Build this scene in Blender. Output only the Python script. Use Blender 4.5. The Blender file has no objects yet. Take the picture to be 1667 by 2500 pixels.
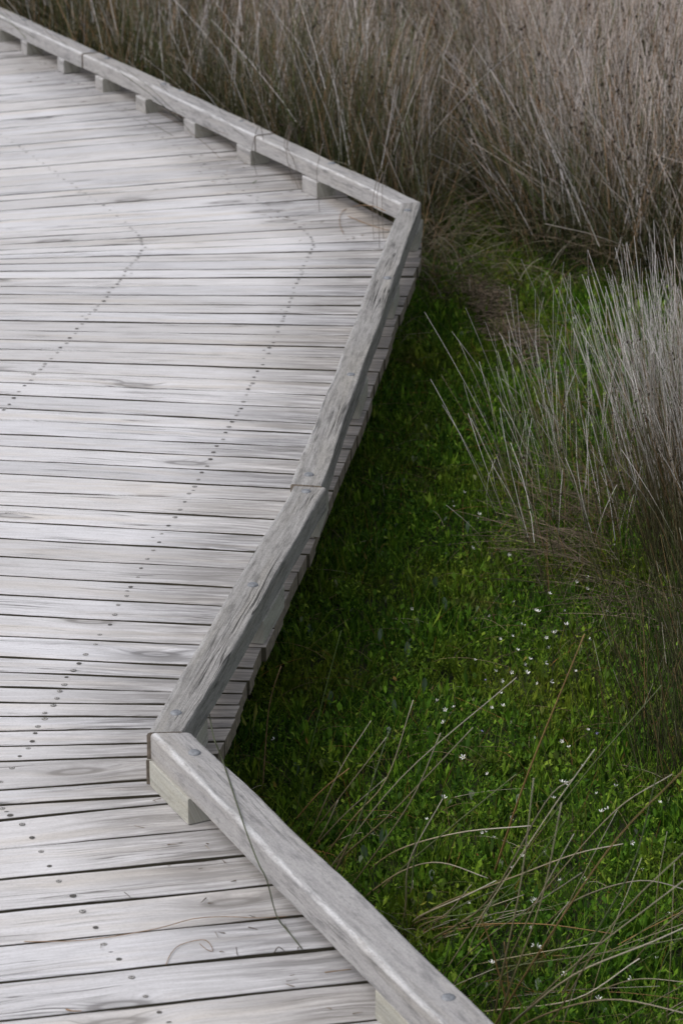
import bpy, math, random
import numpy as np
from mathutils import Vector
random.seed(11); rng = np.random.default_rng(11)
sc = bpy.context.scene
COL = sc.collection

# ---------------------------------------------------------------- camera model
F, TH = 7100.0, math.radians(21.0)
CZ = 3.377
GZ = -0.46                      # ground level under and beside the deck
cT, sT = math.cos(TH), math.sin(TH)
def ray(px, py):
    x = (px-833.5)/F; y = (1250-py)/F
    return Vector((x, cT+y*sT, -sT+y*cT))
def at(px, py, z=0.0):          # point of a level plane
    d = ray(px, py); t = (z-CZ)/d.z
    return Vector((d.x*t, d.y*t, z))
def atY(px, py, Y):             # point at a given distance
    d = ray(px, py); t = Y/d.y
    return Vector((d.x*t, Y, CZ+d.z*t))
cam = bpy.data.cameras.new('camera'); camo = bpy.data.objects.new('camera', cam); COL.objects.link(camo)
camo.location = (0, 0, CZ); camo.rotation_euler = (math.radians(90)-TH, 0, 0)
cam.sensor_fit = 'VERTICAL'; cam.sensor_height = 36; cam.sensor_width = 24
cam.lens = F/2500*36; cam.clip_end = 300
cam.dof.use_dof = True; cam.dof.focus_distance = 8.5; cam.dof.aperture_fstop = 6.3
sc.camera = camo
sc.render.resolution_x = 682; sc.render.resolution_y = 1024

# ---------------------------------------------------------------- materials
def newmat(name):
    m = bpy.data.materials.new(name); m.use_nodes = True
    nt = m.node_tree; b = nt.nodes['Principled BSDF']
    return m, nt, b
def N(nt, typ, **kw):
    n = nt.nodes.new(typ)
    for k, v in kw.items():
        if k.startswith('i_'):
            n.inputs[k[2:].replace('_', ' ')].default_value = v
        else: setattr(n, k, v)
    return n
def ramp(nt, src, stops, interp='LINEAR'):
    r = nt.nodes.new('ShaderNodeValToRGB'); r.color_ramp.interpolation = interp
    el = r.color_ramp.elements
    while len(el) < len(stops): el.new(0.5)
    for e, (p, c) in zip(el, stops):
        e.position = p; e.color = c if len(c) == 4 else (*c, 1)
    nt.links.new(src, r.inputs[0]); return r.outputs[0]
def mixc(nt, fac, a, b, mode='MIX'):
    m = nt.nodes.new('ShaderNodeMix'); m.data_type = 'RGBA'; m.blend_type = mode
    for inp, v in ((m.inputs[0], fac), (m.inputs[6], a), (m.inputs[7], b)):
        if hasattr(v, 'links'): nt.links.new(v, inp)
        elif isinstance(v, (int, float)): inp.default_value = v
        else: inp.default_value = (*v, 1)
    return m.outputs[2]
def math_(nt, op, a, b=None):
    m = nt.nodes.new('ShaderNodeMath'); m.operation = op
    for i, v in enumerate((a, b)):
        if v is None: continue
        if hasattr(v, 'links'): nt.links.new(v, m.inputs[i])
        else: m.inputs[i].default_value = v
    return m.outputs[0]
def g(v): return (v, v, v)

def wood(name, light, mid, dark, warm, crack=0.5, blotch=0.5, knots=True, rough=0.85, fine=(4, 260), crackscale=(2.2, 75), bump=0.5, brt=0.14, warp=.075, arris=0.0, mildew_shade=0.0, kd=.75, cw=.007, g2c=.9, spk=.25, bs=(4.5, 17), br_=(.50, .70)):
    m, nt, b = newmat(name); L = nt.links
    uv = N(nt, 'ShaderNodeUVMap', uv_map='UVMap')
    oi = N(nt, 'ShaderNodeObjectInfo')
    sep = N(nt, 'ShaderNodeSeparateXYZ'); L.new(uv.outputs[0], sep.inputs[0])
    rz = math_(nt, 'MULTIPLY', oi.outputs['Random'], 61.0)
    base = N(nt, 'ShaderNodeCombineXYZ'); L.new(sep.outputs[0], base.inputs[0]); L.new(sep.outputs[1], base.inputs[1]); L.new(rz, base.inputs[2])
    def nz(sx, sy, src=None, detail=4, rough_=0.6, dist=0.0):
        mp = N(nt, 'ShaderNodeMapping'); mp.inputs['Scale'].default_value = (sx, sy, 1)
        L.new(src or base.outputs[0], mp.inputs[0])
        n = N(nt, 'ShaderNodeTexNoise'); n.inputs['Scale'].default_value = 1; n.inputs['Detail'].default_value = detail
        n.inputs['Roughness'].default_value = rough_; n.inputs['Distortion'].default_value = dist
        L.new(mp.outputs[0], n.inputs[0]); return n.outputs[0]
    # warp across the grain: cathedral figure
    w = nz(1.6, 5, detail=2)
    w = math_(nt, 'MULTIPLY', math_(nt, 'SUBTRACT', w, 0.5), warp)
    # knots: stretched voronoi, only some cells
    kmask = None
    if knots:
        mp = N(nt, 'ShaderNodeMapping'); mp.inputs['Scale'].default_value = (1.5, 5.0, 1); L.new(base.outputs[0], mp.inputs[0])
        vo = N(nt, 'ShaderNodeTexVoronoi', voronoi_dimensions='2D'); vo.inputs['Scale'].default_value = 1
        # offset the 2D cells per object
        va = N(nt, 'ShaderNodeVectorMath', operation='ADD'); cx = N(nt, 'ShaderNodeCombineXYZ'); L.new(rz, cx.inputs[0]); L.new(rz, cx.inputs[1])
        L.new(mp.outputs[0], va.inputs[0]); L.new(cx.outputs[0], va.inputs[1]); L.new(va.outputs[0], vo.inputs['Vector'])
        sc_ = N(nt, 'ShaderNodeSeparateColor'); L.new(vo.outputs['Color'], sc_.inputs[0])
        sel = math_(nt, 'GREATER_THAN', sc_.outputs[0], 0.72)
        d = vo.outputs['Distance']
        near = math_(nt, 'MULTIPLY', ramp(nt, d, [(0.0, g(1)), (0.30, g(0))], 'EASE'), sel)
        ww = math_(nt, 'MULTIPLY', near, 0.035)
        w = math_(nt, 'ADD', w, ww)
        ring = ramp(nt, d, [(0.0, g(.6)), (0.05, g(.5)), (0.07, g(1)), (0.10, g(.9)), (0.125, g(.3)), (0.2, g(0))])
        kmask = math_(nt, 'MULTIPLY', ring, sel)
    v2 = math_(nt, 'ADD', sep.outputs[1], w)
    wb = N(nt, 'ShaderNodeCombineXYZ'); L.new(sep.outputs[0], wb.inputs[0]); L.new(v2, wb.inputs[1]); L.new(rz, wb.inputs[2])
    g1 = nz(fine[0], fine[1], wb.outputs[0], 3, .6)
    g2 = nz(4.5, 105, wb.outputs[0], 6, .78)
    col = mixc(nt, ramp(nt, g2, [(0.36, g(0)), (0.66, g(g2c))]), light, mid)
    col = mixc(nt, math_(nt, 'MULTIPLY', ramp(nt, g1, [(0.45, g(0)), (0.78, g(1))]), 0.42), col, dark)
    # warm streaks
    g3 = nz(1.1, 16, wb.outputs[0], 3)
    col = mixc(nt, math_(nt, 'MULTIPLY', ramp(nt, g3, [(0.5, g(0)), (0.72, g(1))]), 0.55), col, warm)
    # greyish blotches
    g4 = nz(bs[0], bs[1], None, 6, .74, .2)
    col = mixc(nt, math_(nt, 'MULTIPLY', ramp(nt, g4, [(br_[0], g(0)), (br_[1], g(1))]), blotch), col, [c*.85 for c in dark])
    # drying cracks
    g5 = nz(crackscale[0], crackscale[1], wb.outputs[0], 2, .5, .15)
    g6 = nz(1.7, 9, None, 2)
    cr = ramp(nt, math_(nt, 'ABSOLUTE', math_(nt, 'SUBTRACT', g5, 0.5)), [(0.0, g(1)), (cw, g(1)), (cw*2.3, g(0))])
    cr = math_(nt, 'MULTIPLY', cr, ramp(nt, g6, [(0.47, g(0)), (0.6, g(1))]))
    crk = math_(nt, 'MULTIPLY', cr, crack)
    col = mixc(nt, crk, col, [c*.22 for c in dark])
    if kmask is not None:
        col = mixc(nt, math_(nt, 'MULTIPLY', kmask, kd), col, [c*.38 for c in dark])
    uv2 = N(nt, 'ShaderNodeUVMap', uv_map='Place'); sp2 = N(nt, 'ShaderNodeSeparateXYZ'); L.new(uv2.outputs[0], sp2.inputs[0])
    if mildew_shade:      # mildewed streaks beside the rail, deepened with painted under-rail shade
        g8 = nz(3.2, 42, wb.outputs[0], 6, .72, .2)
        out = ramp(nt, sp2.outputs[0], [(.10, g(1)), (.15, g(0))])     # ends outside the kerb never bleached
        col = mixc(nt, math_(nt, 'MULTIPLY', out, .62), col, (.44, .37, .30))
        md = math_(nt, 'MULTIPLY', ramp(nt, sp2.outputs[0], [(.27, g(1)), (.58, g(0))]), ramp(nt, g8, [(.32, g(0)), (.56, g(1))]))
        col = mixc(nt, math_(nt, 'MULTIPLY', md, mildew_shade), col, [c*.42 for c in dark])
    if arris:       # worn pale arris
        g9 = nz(9, 60, None, 4, .7)
        ar = math_(nt, 'MULTIPLY', ramp(nt, math_(nt, 'ABSOLUTE', sp2.outputs[1]), [(.003, g(1)), (.011, g(0))]), ramp(nt, g9, [(.36, g(0)), (.55, g(1))]))
        col = mixc(nt, math_(nt, 'MULTIPLY', ar, arris), col, (.62, .62, .64))
    # tone per board
    br = math_(nt, 'ADD', math_(nt, 'MULTIPLY', oi.outputs['Random'], brt), 1-brt/2)
    cmb = N(nt, 'ShaderNodeCombineColor')
    for i in range(3): L.new(br, cmb.inputs[i])
    col = mixc(nt, 1.0, col, cmb.outputs[0], 'MULTIPLY')
    wn = N(nt, 'ShaderNodeTexWhiteNoise', noise_dimensions='1D'); L.new(rz, wn.inputs['W'])
    col = mixc(nt, math_(nt, 'MULTIPLY', wn.outputs[0], .22), col, warm)
    # fine speckle
    g7 = nz(130, 260, None, 3)
    col = mixc(nt, math_(nt, 'MULTIPLY', ramp(nt, g7, [(0.5, g(0)), (0.7, g(1))]), spk), col, dark)
    L.new(col, b.inputs['Base Color']); b.inputs['Roughness'].default_value = rough
    b.inputs['Specular IOR Level'].default_value = 0.3
    h = math_(nt, 'SUBTRACT', math_(nt, 'MULTIPLY', g1, -.35), math_(nt, 'MULTIPLY', cr, 1.2))
    h = math_(nt, 'SUBTRACT', h, math_(nt, 'MULTIPLY', g2, .5))
    bp = N(nt, 'ShaderNodeBump'); bp.inputs['Strength'].default_value = bump; bp.inputs['Distance'].default_value = 0.003
    L.new(h, bp.inputs['Height']); L.new(bp.outputs[0], b.inputs['Normal'])
    return m
M = {}
M['deck'] = wood('deck_timber', (.70, .695, .73), (.53, .525, .545), (.25, .242, .245), (.55, .495, .43), crack=.85, blotch=.26, bs=(8, 34), brt=.24, mildew_shade=.72, kd=.75, bump=.45, crackscale=(1.0, 70), cw=.009, g2c=.8)
M['rail'] = wood('rail_timber', (.385, .375, .37), (.24, .232, .228), (.095, .093, .093), (.33, .31, .275), crack=1.0, blotch=.6, bs=(8, 50), br_=(.48, .64), knots=False, crackscale=(1.2, 70), fine=(30, 300), bump=.8, brt=.06, warp=.02, arris=.3, cw=.010, spk=.5)
M['rail_light'] = wood('pale_rail_timber', (.43, .42, .42), (.315, .305, .31), (.13, .13, .14), (.37, .34, .30), crack=.4, blotch=.62, bs=(8, 34), br_=(.5, .66), knots=False, fine=(40, 240), bump=.6, brt=.06, warp=.015, arris=.8, spk=.45)
M['block'] = wood('block_timber', (.48, .47, .43), (.37, .365, .33), (.14, .14, .12), (.35, .33, .27), crack=.9, blotch=.45, knots=False, warp=.03, spk=.4)
M['side'] = wood('dark_board_side', (.09, .082, .058), (.06, .055, .04), (.03, .027, .02), (.08, .066, .044), crack=.5, blotch=.4, knots=False)  # dark olive side faces, so the gaps between boards read dark

def endgrain():
    m, nt, b = newmat('end_grain'); L = nt.links
    tc = N(nt, 'ShaderNodeTexCoord'); n = N(nt, 'ShaderNodeTexNoise'); n.inputs['Scale'].default_value = 60; n.inputs['Detail'].default_value = 4
    L.new(tc.outputs['Object'], n.inputs[0])
    mp = N(nt, 'ShaderNodeMapping'); mp.inputs['Scale'].default_value = (140, 140, 10); L.new(tc.outputs['Object'], mp.inputs[0])
    n2 = N(nt, 'ShaderNodeTexNoise'); n2.inputs['Scale'].default_value = 1; L.new(mp.outputs[0], n2.inputs[0])
    c = ramp(nt, n.outputs[0], [(.3, (.26, .215, .17)), (.7, (.11, .092, .075))])
    c = mixc(nt, ramp(nt, n2.outputs[0], [(.55, g(0)), (.7, g(.8))]), c, (.03, .027, .024))
    L.new(c, b.inputs['Base Color']); b.inputs['Roughness'].default_value = .95
    return m
M['end'] = endgrain()

def plain(name, col, rough=.8, metal=0, var=.3, scale=80):
    m, nt, b = newmat(name); L = nt.links
    tc = N(nt, 'ShaderNodeTexCoord'); n = N(nt, 'ShaderNodeTexNoise'); n.inputs['Scale'].default_value = scale; n.inputs['Detail'].default_value = 3
    L.new(tc.outputs['Object'], n.inputs[0])
    c = ramp(nt, n.outputs[0], [(.3, [x*(1-var) for x in col]), (.7, [min(1, x*(1+var)) for x in col])])
    L.new(c, b.inputs['Base Color']); b.inputs['Roughness'].default_value = rough; b.inputs['Metallic'].default_value = metal
    return m
M['galv'] = plain('galvanised_steel', (.21, .22, .24), .65, .3)
M['screwmetal'] = plain('screw_steel', (.34, .33, .32), .6, .1)
M['hole'] = plain('dark_hole', (.035, .032, .03), .95)
M['rim'] = plain('screw_rim', (.09, .085, .08), .95)
M['petal'] = plain('white_petal', (.82, .82, .80), .6, 0, .05)
M['lilac'] = plain('lilac_petal', (.42, .38, .75), .6, 0, .05)
M['flowereye'] = plain('flower_eye', (.35, .30, .06), .7)
M['stalk'] = plain('green_stalk', (.07, .11, .03), .7)
M['joist'] = plain('joist_timber', (.16, .13, .10), .9, 0, .3, 20)

def stemmat(name, stops, dead, deadp, tv=.25, rough=.75, alive=None):
    """colour runs along the stem (attribute t) and differs stem to stem (attribute rnd)"""
    m, nt, b = newmat(name); L = nt.links
    t = N(nt, 'ShaderNodeAttribute', attribute_name='t'); r = N(nt, 'ShaderNodeAttribute', attribute_name='rnd')
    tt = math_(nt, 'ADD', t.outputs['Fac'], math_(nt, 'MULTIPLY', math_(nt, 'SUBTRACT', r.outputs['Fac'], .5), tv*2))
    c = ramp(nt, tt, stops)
    wn = N(nt, 'ShaderNodeTexWhiteNoise', noise_dimensions='1D'); L.new(math_(nt, 'MULTIPLY', r.outputs['Fac'], 77.7), wn.inputs['W'])
    sel = ramp(nt, wn.outputs[0], dead, 'CONSTANT')
    f = math_(nt, 'LESS_THAN', wn.outputs[0], math_(nt, 'MULTIPLY', math_(nt, 'MINIMUM', math_(nt, 'MULTIPLY', t.outputs['Fac'], 2.4), 1.0), deadp))
    c = mixc(nt, f, c, sel)
    wn2 = N(nt, 'ShaderNodeTexWhiteNoise', noise_dimensions='1D'); L.new(math_(nt, 'MULTIPLY', r.outputs['Fac'], 313.3), wn2.inputs['W'])
    k = math_(nt, 'ADD', math_(nt, 'MULTIPLY', wn2.outputs[0], .8), .6)
    cc = N(nt, 'ShaderNodeCombineColor')
    for i in range(3): L.new(k, cc.inputs[i])
    c = mixc(nt, 1.0, c, cc.outputs[0], 'MULTIPLY')
    L.new(c, b.inputs['Base Color']); b.inputs['Roughness'].default_value = rough; b.inputs['Specular IOR Level'].default_value = .25
    return m
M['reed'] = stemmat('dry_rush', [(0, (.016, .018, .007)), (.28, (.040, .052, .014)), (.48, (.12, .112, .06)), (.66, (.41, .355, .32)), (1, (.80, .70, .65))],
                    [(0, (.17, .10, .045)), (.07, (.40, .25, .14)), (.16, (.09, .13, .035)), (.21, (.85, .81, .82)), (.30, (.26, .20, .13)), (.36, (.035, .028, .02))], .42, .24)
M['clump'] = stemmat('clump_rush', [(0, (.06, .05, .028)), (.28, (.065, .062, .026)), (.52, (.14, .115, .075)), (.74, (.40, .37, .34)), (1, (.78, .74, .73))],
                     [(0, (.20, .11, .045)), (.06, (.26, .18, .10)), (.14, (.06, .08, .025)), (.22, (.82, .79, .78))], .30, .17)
M['arch'] = stemmat('arching_grass', [(0, (.03, .03, .012)), (.4, (.075, .08, .03)), (1, (.22, .20, .13))], [(0, (.20, .12, .055)), (.1, (.05, .075, .02)), (.2, (.36, .33, .27))], .3, .3)
M['near'] = stemmat('near_rush', [(0, (.12, .09, .045)), (.3, (.20, .16, .085)), (.6, (.30, .26, .18)), (1, (.42, .39, .33))],
                    [(0, (.25, .15, .06)), (.10, (.11, .14, .06)), (.25, (.09, .13, .05)), (.4, (.2, .2, .13))], .4, .2)
M['seed'] = plain('seed_head_brown', (.035, .022, .015), .9)
M['litter'] = stemmat('dead_litter', [(0, (.15, .115, .08)), (1, (.22, .175, .13))], [(0, (.08, .06, .04)), (.2, (.28, .22, .16)), (.3, (.05, .05, .025)), (.4, (.12, .08, .05))], .45)
M['tan'] = stemmat('tan_runner', [(0, (.18, .12, .06)), (1, (.30, .24, .14))], [(0, (.30, .14, .04)), (.2, (.40, .36, .28)), (.35, (.12, .15, .05))], .5)
M['brownstem'] = plain('dry_brown_stem', (.24, .15, .08), .8, 0, .3)
M['greenstem'] = plain('dark_green_stem', (.055, .065, .03), .7, 0, .3)
M['greystem'] = plain('dry_grey_stem', (.12, .10, .085), .8, 0, .4)

def carpetmat():
    m, nt, b = newmat('herb_leaves'); L = nt.links
    r = N(nt, 'ShaderNodeAttribute', attribute_name='rnd')
    ge = N(nt, 'ShaderNodeNewGeometry')
    n = N(nt, 'ShaderNodeTexNoise'); n.inputs['Scale'].default_value = 2.2; n.inputs['Detail'].default_value = 3; L.new(ge.outputs['Position'], n.inputs[0])
    c1 = ramp(nt, r.outputs['Fac'], [(0, (.014, .038, .004)), (.35, (.036, .10, .008)), (.6, (.082, .19, .012)), (.8, (.17, .32, .022)), (.93, (.32, .45, .06)), (.955, (.22, .17, .05)), (.985, (.30, .12, .04)), (1, (.20, .24, .19))])
    c2 = ramp(nt, r.outputs['Fac'], [(0, (.04, .065, .006)), (.5, (.11, .16, .010)), (1, (.26, .28, .03))])
    c = mixc(nt, ramp(nt, n.outputs[0], [(.45, g(0)), (.68, g(.75))]), c1, c2)
    nn = N(nt, 'ShaderNodeTexNoise'); nn.inputs['Scale'].default_value = 5.5; nn.inputs['Detail'].default_value = 4; L.new(ge.outputs['Position'], nn.inputs[0])
    c = mixc(nt, ramp(nt, nn.outputs[0], [(.60, g(0)), (.74, g(.6))]), c, (.16, .13, .045))
    L.new(c, b.inputs['Base Color']); b.inputs['Roughness'].default_value = .65; b.inputs['Specular IOR Level'].default_value = .15
    tr = N(nt, 'ShaderNodeBsdfTranslucent'); L.new(c, tr.inputs[0])
    mx = N(nt, 'ShaderNodeMixShader'); mx.inputs[0].default_value = .22
    L.new(b.outputs[0], mx.inputs[1]); L.new(tr.outputs[0], mx.inputs[2]); L.new(mx.outputs[0], nt.nodes['Material Output'].inputs[0])
    return m
M['carpet'] = carpetmat()
M['spoon'] = plain('spoon_leaf', (.075, .12, .07), .5, 0, .2, 60)
def soilmat():
    m, nt, b = newmat('dark_soil'); L = nt.links
    ge = N(nt, 'ShaderNodeNewGeometry')
    n = N(nt, 'ShaderNodeTexNoise'); n.inputs['Scale'].default_value = 9; n.inputs['Detail'].default_value = 8; L.new(ge.outputs['Position'], n.inputs[0])
    c = ramp(nt, n.outputs[0], [(.3, (.018, .02, .008)), (.55, (.03, .04, .012)), (.75, (.05, .042, .025))])
    L.new(c, b.inputs['Base Color']); b.inputs['Roughness'].default_value = 1
    bp = N(nt, 'ShaderNodeBump'); bp.inputs['Distance'].default_value = .03; L.new(n.outputs[0], bp.inputs['Height']); L.new(bp.outputs[0], b.inputs['Normal'])
    return m
M['soil'] = soilmat()

# ---------------------------------------------------------------- object helpers
def tag(o, label=None, cat=None, group=None, kind=None):
    if label: o['label'] = label
    if cat: o['category'] = cat
    if group: o['group'] = group
    if kind: o['kind'] = kind
    return o
def link(name, me, parent=None, mats=()):
    for m in mats: me.materials.append(m)
    o = bpy.data.objects.new(name, me); COL.objects.link(o)
    if parent: o.parent = parent
    return o
def empty(name, loc=(0, 0, 0)):
    o = bpy.data.objects.new(name, None); COL.objects.link(o); o.location = loc
    o.empty_display_size = .05; return o

def plank_mesh(name, A0, A1, B0, B1, zt, zb, ch=.004, nseg=12, jit=.001, dz=(0, 0), wob=.0015, r=None, side=False):
    """long timber: edge A runs A0->A1, edge B runs B0->B1; chamfered arris; slot 1 = sawn ends"""
    r = r or random
    A0, A1, B0, B1 = [Vector((p[0], p[1], 0)) for p in (A0, A1, B0, B1)]
    V, Fc, mi, UV, U2 = [], [], [], [], []
    uo, vo = r.uniform(0, 20), r.uniform(0, 5)
    L = ((A1-A0).length+(B1-B0).length)/2
    ph = [r.uniform(0, 6.3) for _ in range(6)]
    for i in range(nseg+1):
        s = i/nseg
        a = A0.lerp(A1, s); b_ = B0.lerp(B1, s); w = (b_-a)
        wl = w.length; wn = w/wl
        ea = wob*math.sin(s*L*3+ph[0])+wob*.6*math.sin(s*L*9+ph[1])+r.uniform(-jit, jit)
        eb = wob*math.sin(s*L*3.4+ph[2])+wob*.6*math.sin(s*L*8+ph[3])+r.uniform(-jit, jit)
        a = a+wn*ea; b_ = b_-wn*eb
        z = zt+dz[0]*(1-s)+dz[1]*s + wob*.5*math.sin(s*L*2.2+ph[4])
        c2 = ch*(1+.4*math.sin(s*L*11+ph[5]))
        sec = [(a, zb), (a, z-c2), (a+wn*c2*.35, z-c2*.3), (a+wn*c2, z), (b_-wn*c2, z), (b_-wn*c2*.35, z-c2*.3), (b_, z-c2), (b_, zb)]
        vv = [-(z-zb), -c2, -c2*.4, 0, wl, wl+c2*.4, wl+c2, wl+(z-zb)]
        for (p, zz), q in zip(sec, vv):
            V.append((p.x, p.y, zz)); UV.append((s*L+uo, q+vo)); U2.append((L*(1-s), q))
    n = 8
    for i in range(nseg):
        for k in range(n):
            k2 = (k+1) % n
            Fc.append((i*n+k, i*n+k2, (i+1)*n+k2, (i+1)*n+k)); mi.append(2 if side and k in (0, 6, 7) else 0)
    Fc.append(tuple(range(n))[::-1]); mi.append(1)
    Fc.append(tuple(nseg*n+k for k in range(n))); mi.append(1)
    me = bpy.data.meshes.new(name); me.from_pydata(V, [], Fc); 
    uvl = me.uv_layers.new(name='UVMap'); uvp = me.uv_layers.new(name='Place')
    uvl = me.uv_layers['UVMap']
    for p in me.polygons:
        p.material_index = mi[p.index]
        for li in p.loop_indices:
            vi = me.loops[li].vertex_index; u, v = UV[vi]
            uvl.data[li].uv = (u, v); uvp.data[li].uv = U2[vi]
    # the closing face (bottom) would stretch across: fine, unseen
    me.validate(); me.update()
    import bmesh
    bm = bmesh.new(); bm.from_mesh(me); bmesh.ops.recalc_face_normals(bm, faces=bm.faces); bm.to_mesh(me); bm.free()
    return me

def isect(p, d, q, e):
    """parameter along p+t*d where it meets q+u*e (2D)"""
    det = d.x*(-e.y)+e.x*d.y
    if abs(det) < 1e-9: return None, None
    r = q-p
    t = (r.x*(-e.y)+e.x*r.y)/det; u = (d.x*r.y-d.y*r.x)/det
    return t, u

# ---------------------------------------------------------------- the boardwalk
walk = empty('boardwalk', at(300, 1500, GZ))
tag(walk, 'weathered grey timber boardwalk with a low zigzag kerb rail beside green marsh', 'boardwalk')
WO = Vector(walk.location)
def wpart(name, me, mats, parent=None):
    o = link(name, me, parent or walk, mats)
    if parent is None: o.location = -WO
    return o

# gap lines between deck boards: (y at px 0, y at px 400)
G = []
slope_tab = [(-200, -.085), (0, -.086), (200, -.087), (335, -.085), (434, -.078), (500, -.073), (540, -.068), (570, -.06), (590, -.055), (610, -.046)]
yl = [-120, -104, -89, -74.5, -61, -48, -35, -21, -8, 4, 17, 29, 42, 54.5, 67, 80.5, 94, 112, 127, 143, 158, 184, 201, 217, 232, 252.5, 274, 294, 314, 334, 357, 372.5, 394, 413, 434, 456.5, 477, 491, 514, 538.3, 570, 583, 597, 610.2]
for y in yl:
    for (a, sa), (b, sb) in zip(slope_tab, slope_tab[1:]):
        if a <= y <= b+.3: m = sa+(sb-sa)*(y-a)/(b-a)
    G.append((y, y+m*400))
reg2L = [85, 127, 175, 242, 312, 388, 460, 545, 625, 710, 803, 893, 985, 1090, 1195, 1305, 1420, 1545, 1660, 1800, 1910, 2047, 2178]
reg2R = [28, 88, 150, 228, 303, 383, 470, 555, 640, 735, 830, 930, 1027, 1140, 1253, 1367, 1490, 1625, 1730, 1865, 1985, 2120, 2258]
for a, b in zip(reg2L, reg2R): G.append((600+a/3.92, 600+b/3.92))
G += [(1198.7, 1213), (1231.9, 1253), (1272.7, 1294), (1314, 1334.7), (1358, 1378.6), (1404, 1425), (1450.8, 1471.7), (1499.7, 1519.6), (1552, 1569.4),
      (1603, 1621), (1639, 1654.6), (1675.8, 1687), (1713, 1718), (1748, 1750.6), (1784, 1777.5), (1821.4, 1813.2), (1858.4, 1846.5), (1928, 1902), (1965, 1941.5),
      (2002.5, 1961.5), (2072, 2034), (2146, 2107.6), (2224.7, 2185.7), (2309, 2268.6), (2398, 2356.4), (2492, 2448.8), (2592, 2547), (2698, 2651), (2812, 2763), (2935, 2883)]
wide_gap = {538.3: (.010, .004)}
# rails: pixel corners of the top faces (inner start, inner end, outer start, outer end), level .15
RT, RB, RH = .150, .0765, .0765
railsA = dict(i0=(977, 497), i1=(710, 1181), o0=(1027, 493.5), o1=(785, 1186))
railsB = dict(i0=(719, 1180), i1=(357, 1789), o0=(796, 1191), o1=(449, 1786))
railsD = dict(i0=(367, 1789), i1=(1106, 2530), o0=(471, 1788), o1=(1243, 2530))
def r3(p): return at(p[0], p[1], RT)
# board-end line, world xy at deck level
Co = [(1027, 493.5), (640, 309), (400, 197), (0, 13), (-320, -134)]
Cw = [r3(p) for p in Co]
D0, D1 = r3(railsD['o0']), r3(railsD['o1'])
def off(p, d, k): nrm = Vector((d.y, -d.x, 0)).normalized(); return p+nrm*k
dC = (Cw[0]-Cw[-1]); dC.z = 0
nC = Vector((-dC.y, dC.x, 0)).normalized()
if nC.x < 0 and nC.y < 0: nC = -nC
if nC.y < 0: nC = -nC
edge = [p+nC*.07 for p in reversed(Cw)]
edge[-1] = at(1036, 588, 0)
edge += [at(*p, 0) for p in [(1020, 650), (938, 871), (884, 1032), (817, 1194), (751, 1359), (646, 1576), (572, 1753), (542, 1818)]]
dD = (D1-D0); nD = Vector((-dD.y, dD.x, 0)).normalized()
if nD.y < 0: nD = -nD
q0, q1 = D0+nD*.07, D1+nD*.07
q0 = q0-(q1-q0)*.3; q1 = q1+(q1-q0)*.4
t, u = isect(edge[-2].copy(), edge[-1]-edge[-2], q0, q1-q0)
cp = edge[-2]+(edge[-1]-edge[-2])*t; cp.z = 0
edge += [cp, q1]
for e in edge: e.z = 0
def line_end(P, Dv):
    best = None
    for a, b in zip(edge, edge[1:]):
        t, u = isect(P, Dv, a, b-a)
        if t is not None and t > 0 and -1e-6 <= u <= 1+1e-6:
            if best is None or t < best: best = t
    return best
glines = []
for y0, y4 in G:
    P0 = at(0, y0, 0); P4 = at(400, y4, 0); d = (P4-P0).normalized()
    glines.append((P0, d))
# screw rows (pixel polylines on the deck)
rows = [[(763, 598), (744, 643), (728, 683), (709, 729), (690, 777), (669, 829), (642, 883), (612, 943), (582, 1005), (549, 1064), (527, 1096), (509, 1128), (487, 1163), (466, 1198), (444, 1234), (418, 1273), (393, 1313), (369, 1355),
         (342, 1398), (314, 1442), (285, 1490), (258, 1537), (222, 1588), (182, 1631), (161, 1662), (145, 1698), (121, 1731), (100, 1767), (80, 1802), (59, 1839), (30, 1876), (0, 1908)],
        [(0, 1960), (19, 1985), (61, 2028), (111, 2096), (159, 2168), (217, 2244), (273, 2325), (335, 2409), (384, 2473), (470, 2600)],
        [(763, 590), (740, 560), (700, 530), (622, 484), (564, 447), (500, 402), (436, 362), (370, 320), (250, 240), (150, 180), (60, 120)],
        [(352, 610), (316, 652), (291, 687), (255, 730), (224, 766), (191, 801), (158, 842), (125, 875), (74, 928), (23, 986), (-60, 1070), (-150, 1170)],
        [(352, 604), (339, 576), (281, 520), (212, 474), (158, 439), (120, 408), (84, 385), (25, 342), (-60, 290)]]
rowsW = [[at(x, y, 0) for x, y in r] for r in rows]
def disc(V, Fc, mi, c, r0, r1, z0, z1, m, n=12):
    b = len(V)
    for k in range(n):
        a = 2*math.pi*k/n
        V.append((c[0]+r0*math.cos(a), c[1]+r0*math.sin(a), z0)); V.append((c[0]+r1*math.cos(a), c[1]+r1*math.sin(a), z1))
    for k in range(n):
        k2 = (k+1) % n
        Fc.append((b+2*k, b+2*k2, b+2*k2+1, b+2*k+1)); mi.append(m)
    if r1 < 1e-4: return
def mk(name, V, Fc, mi=None):
    me = bpy.data.meshes.new(name); me.from_pydata(V, [], Fc)
    if mi: me.polygons.foreach_set('material_index', mi)
    me.update(); return me
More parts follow.
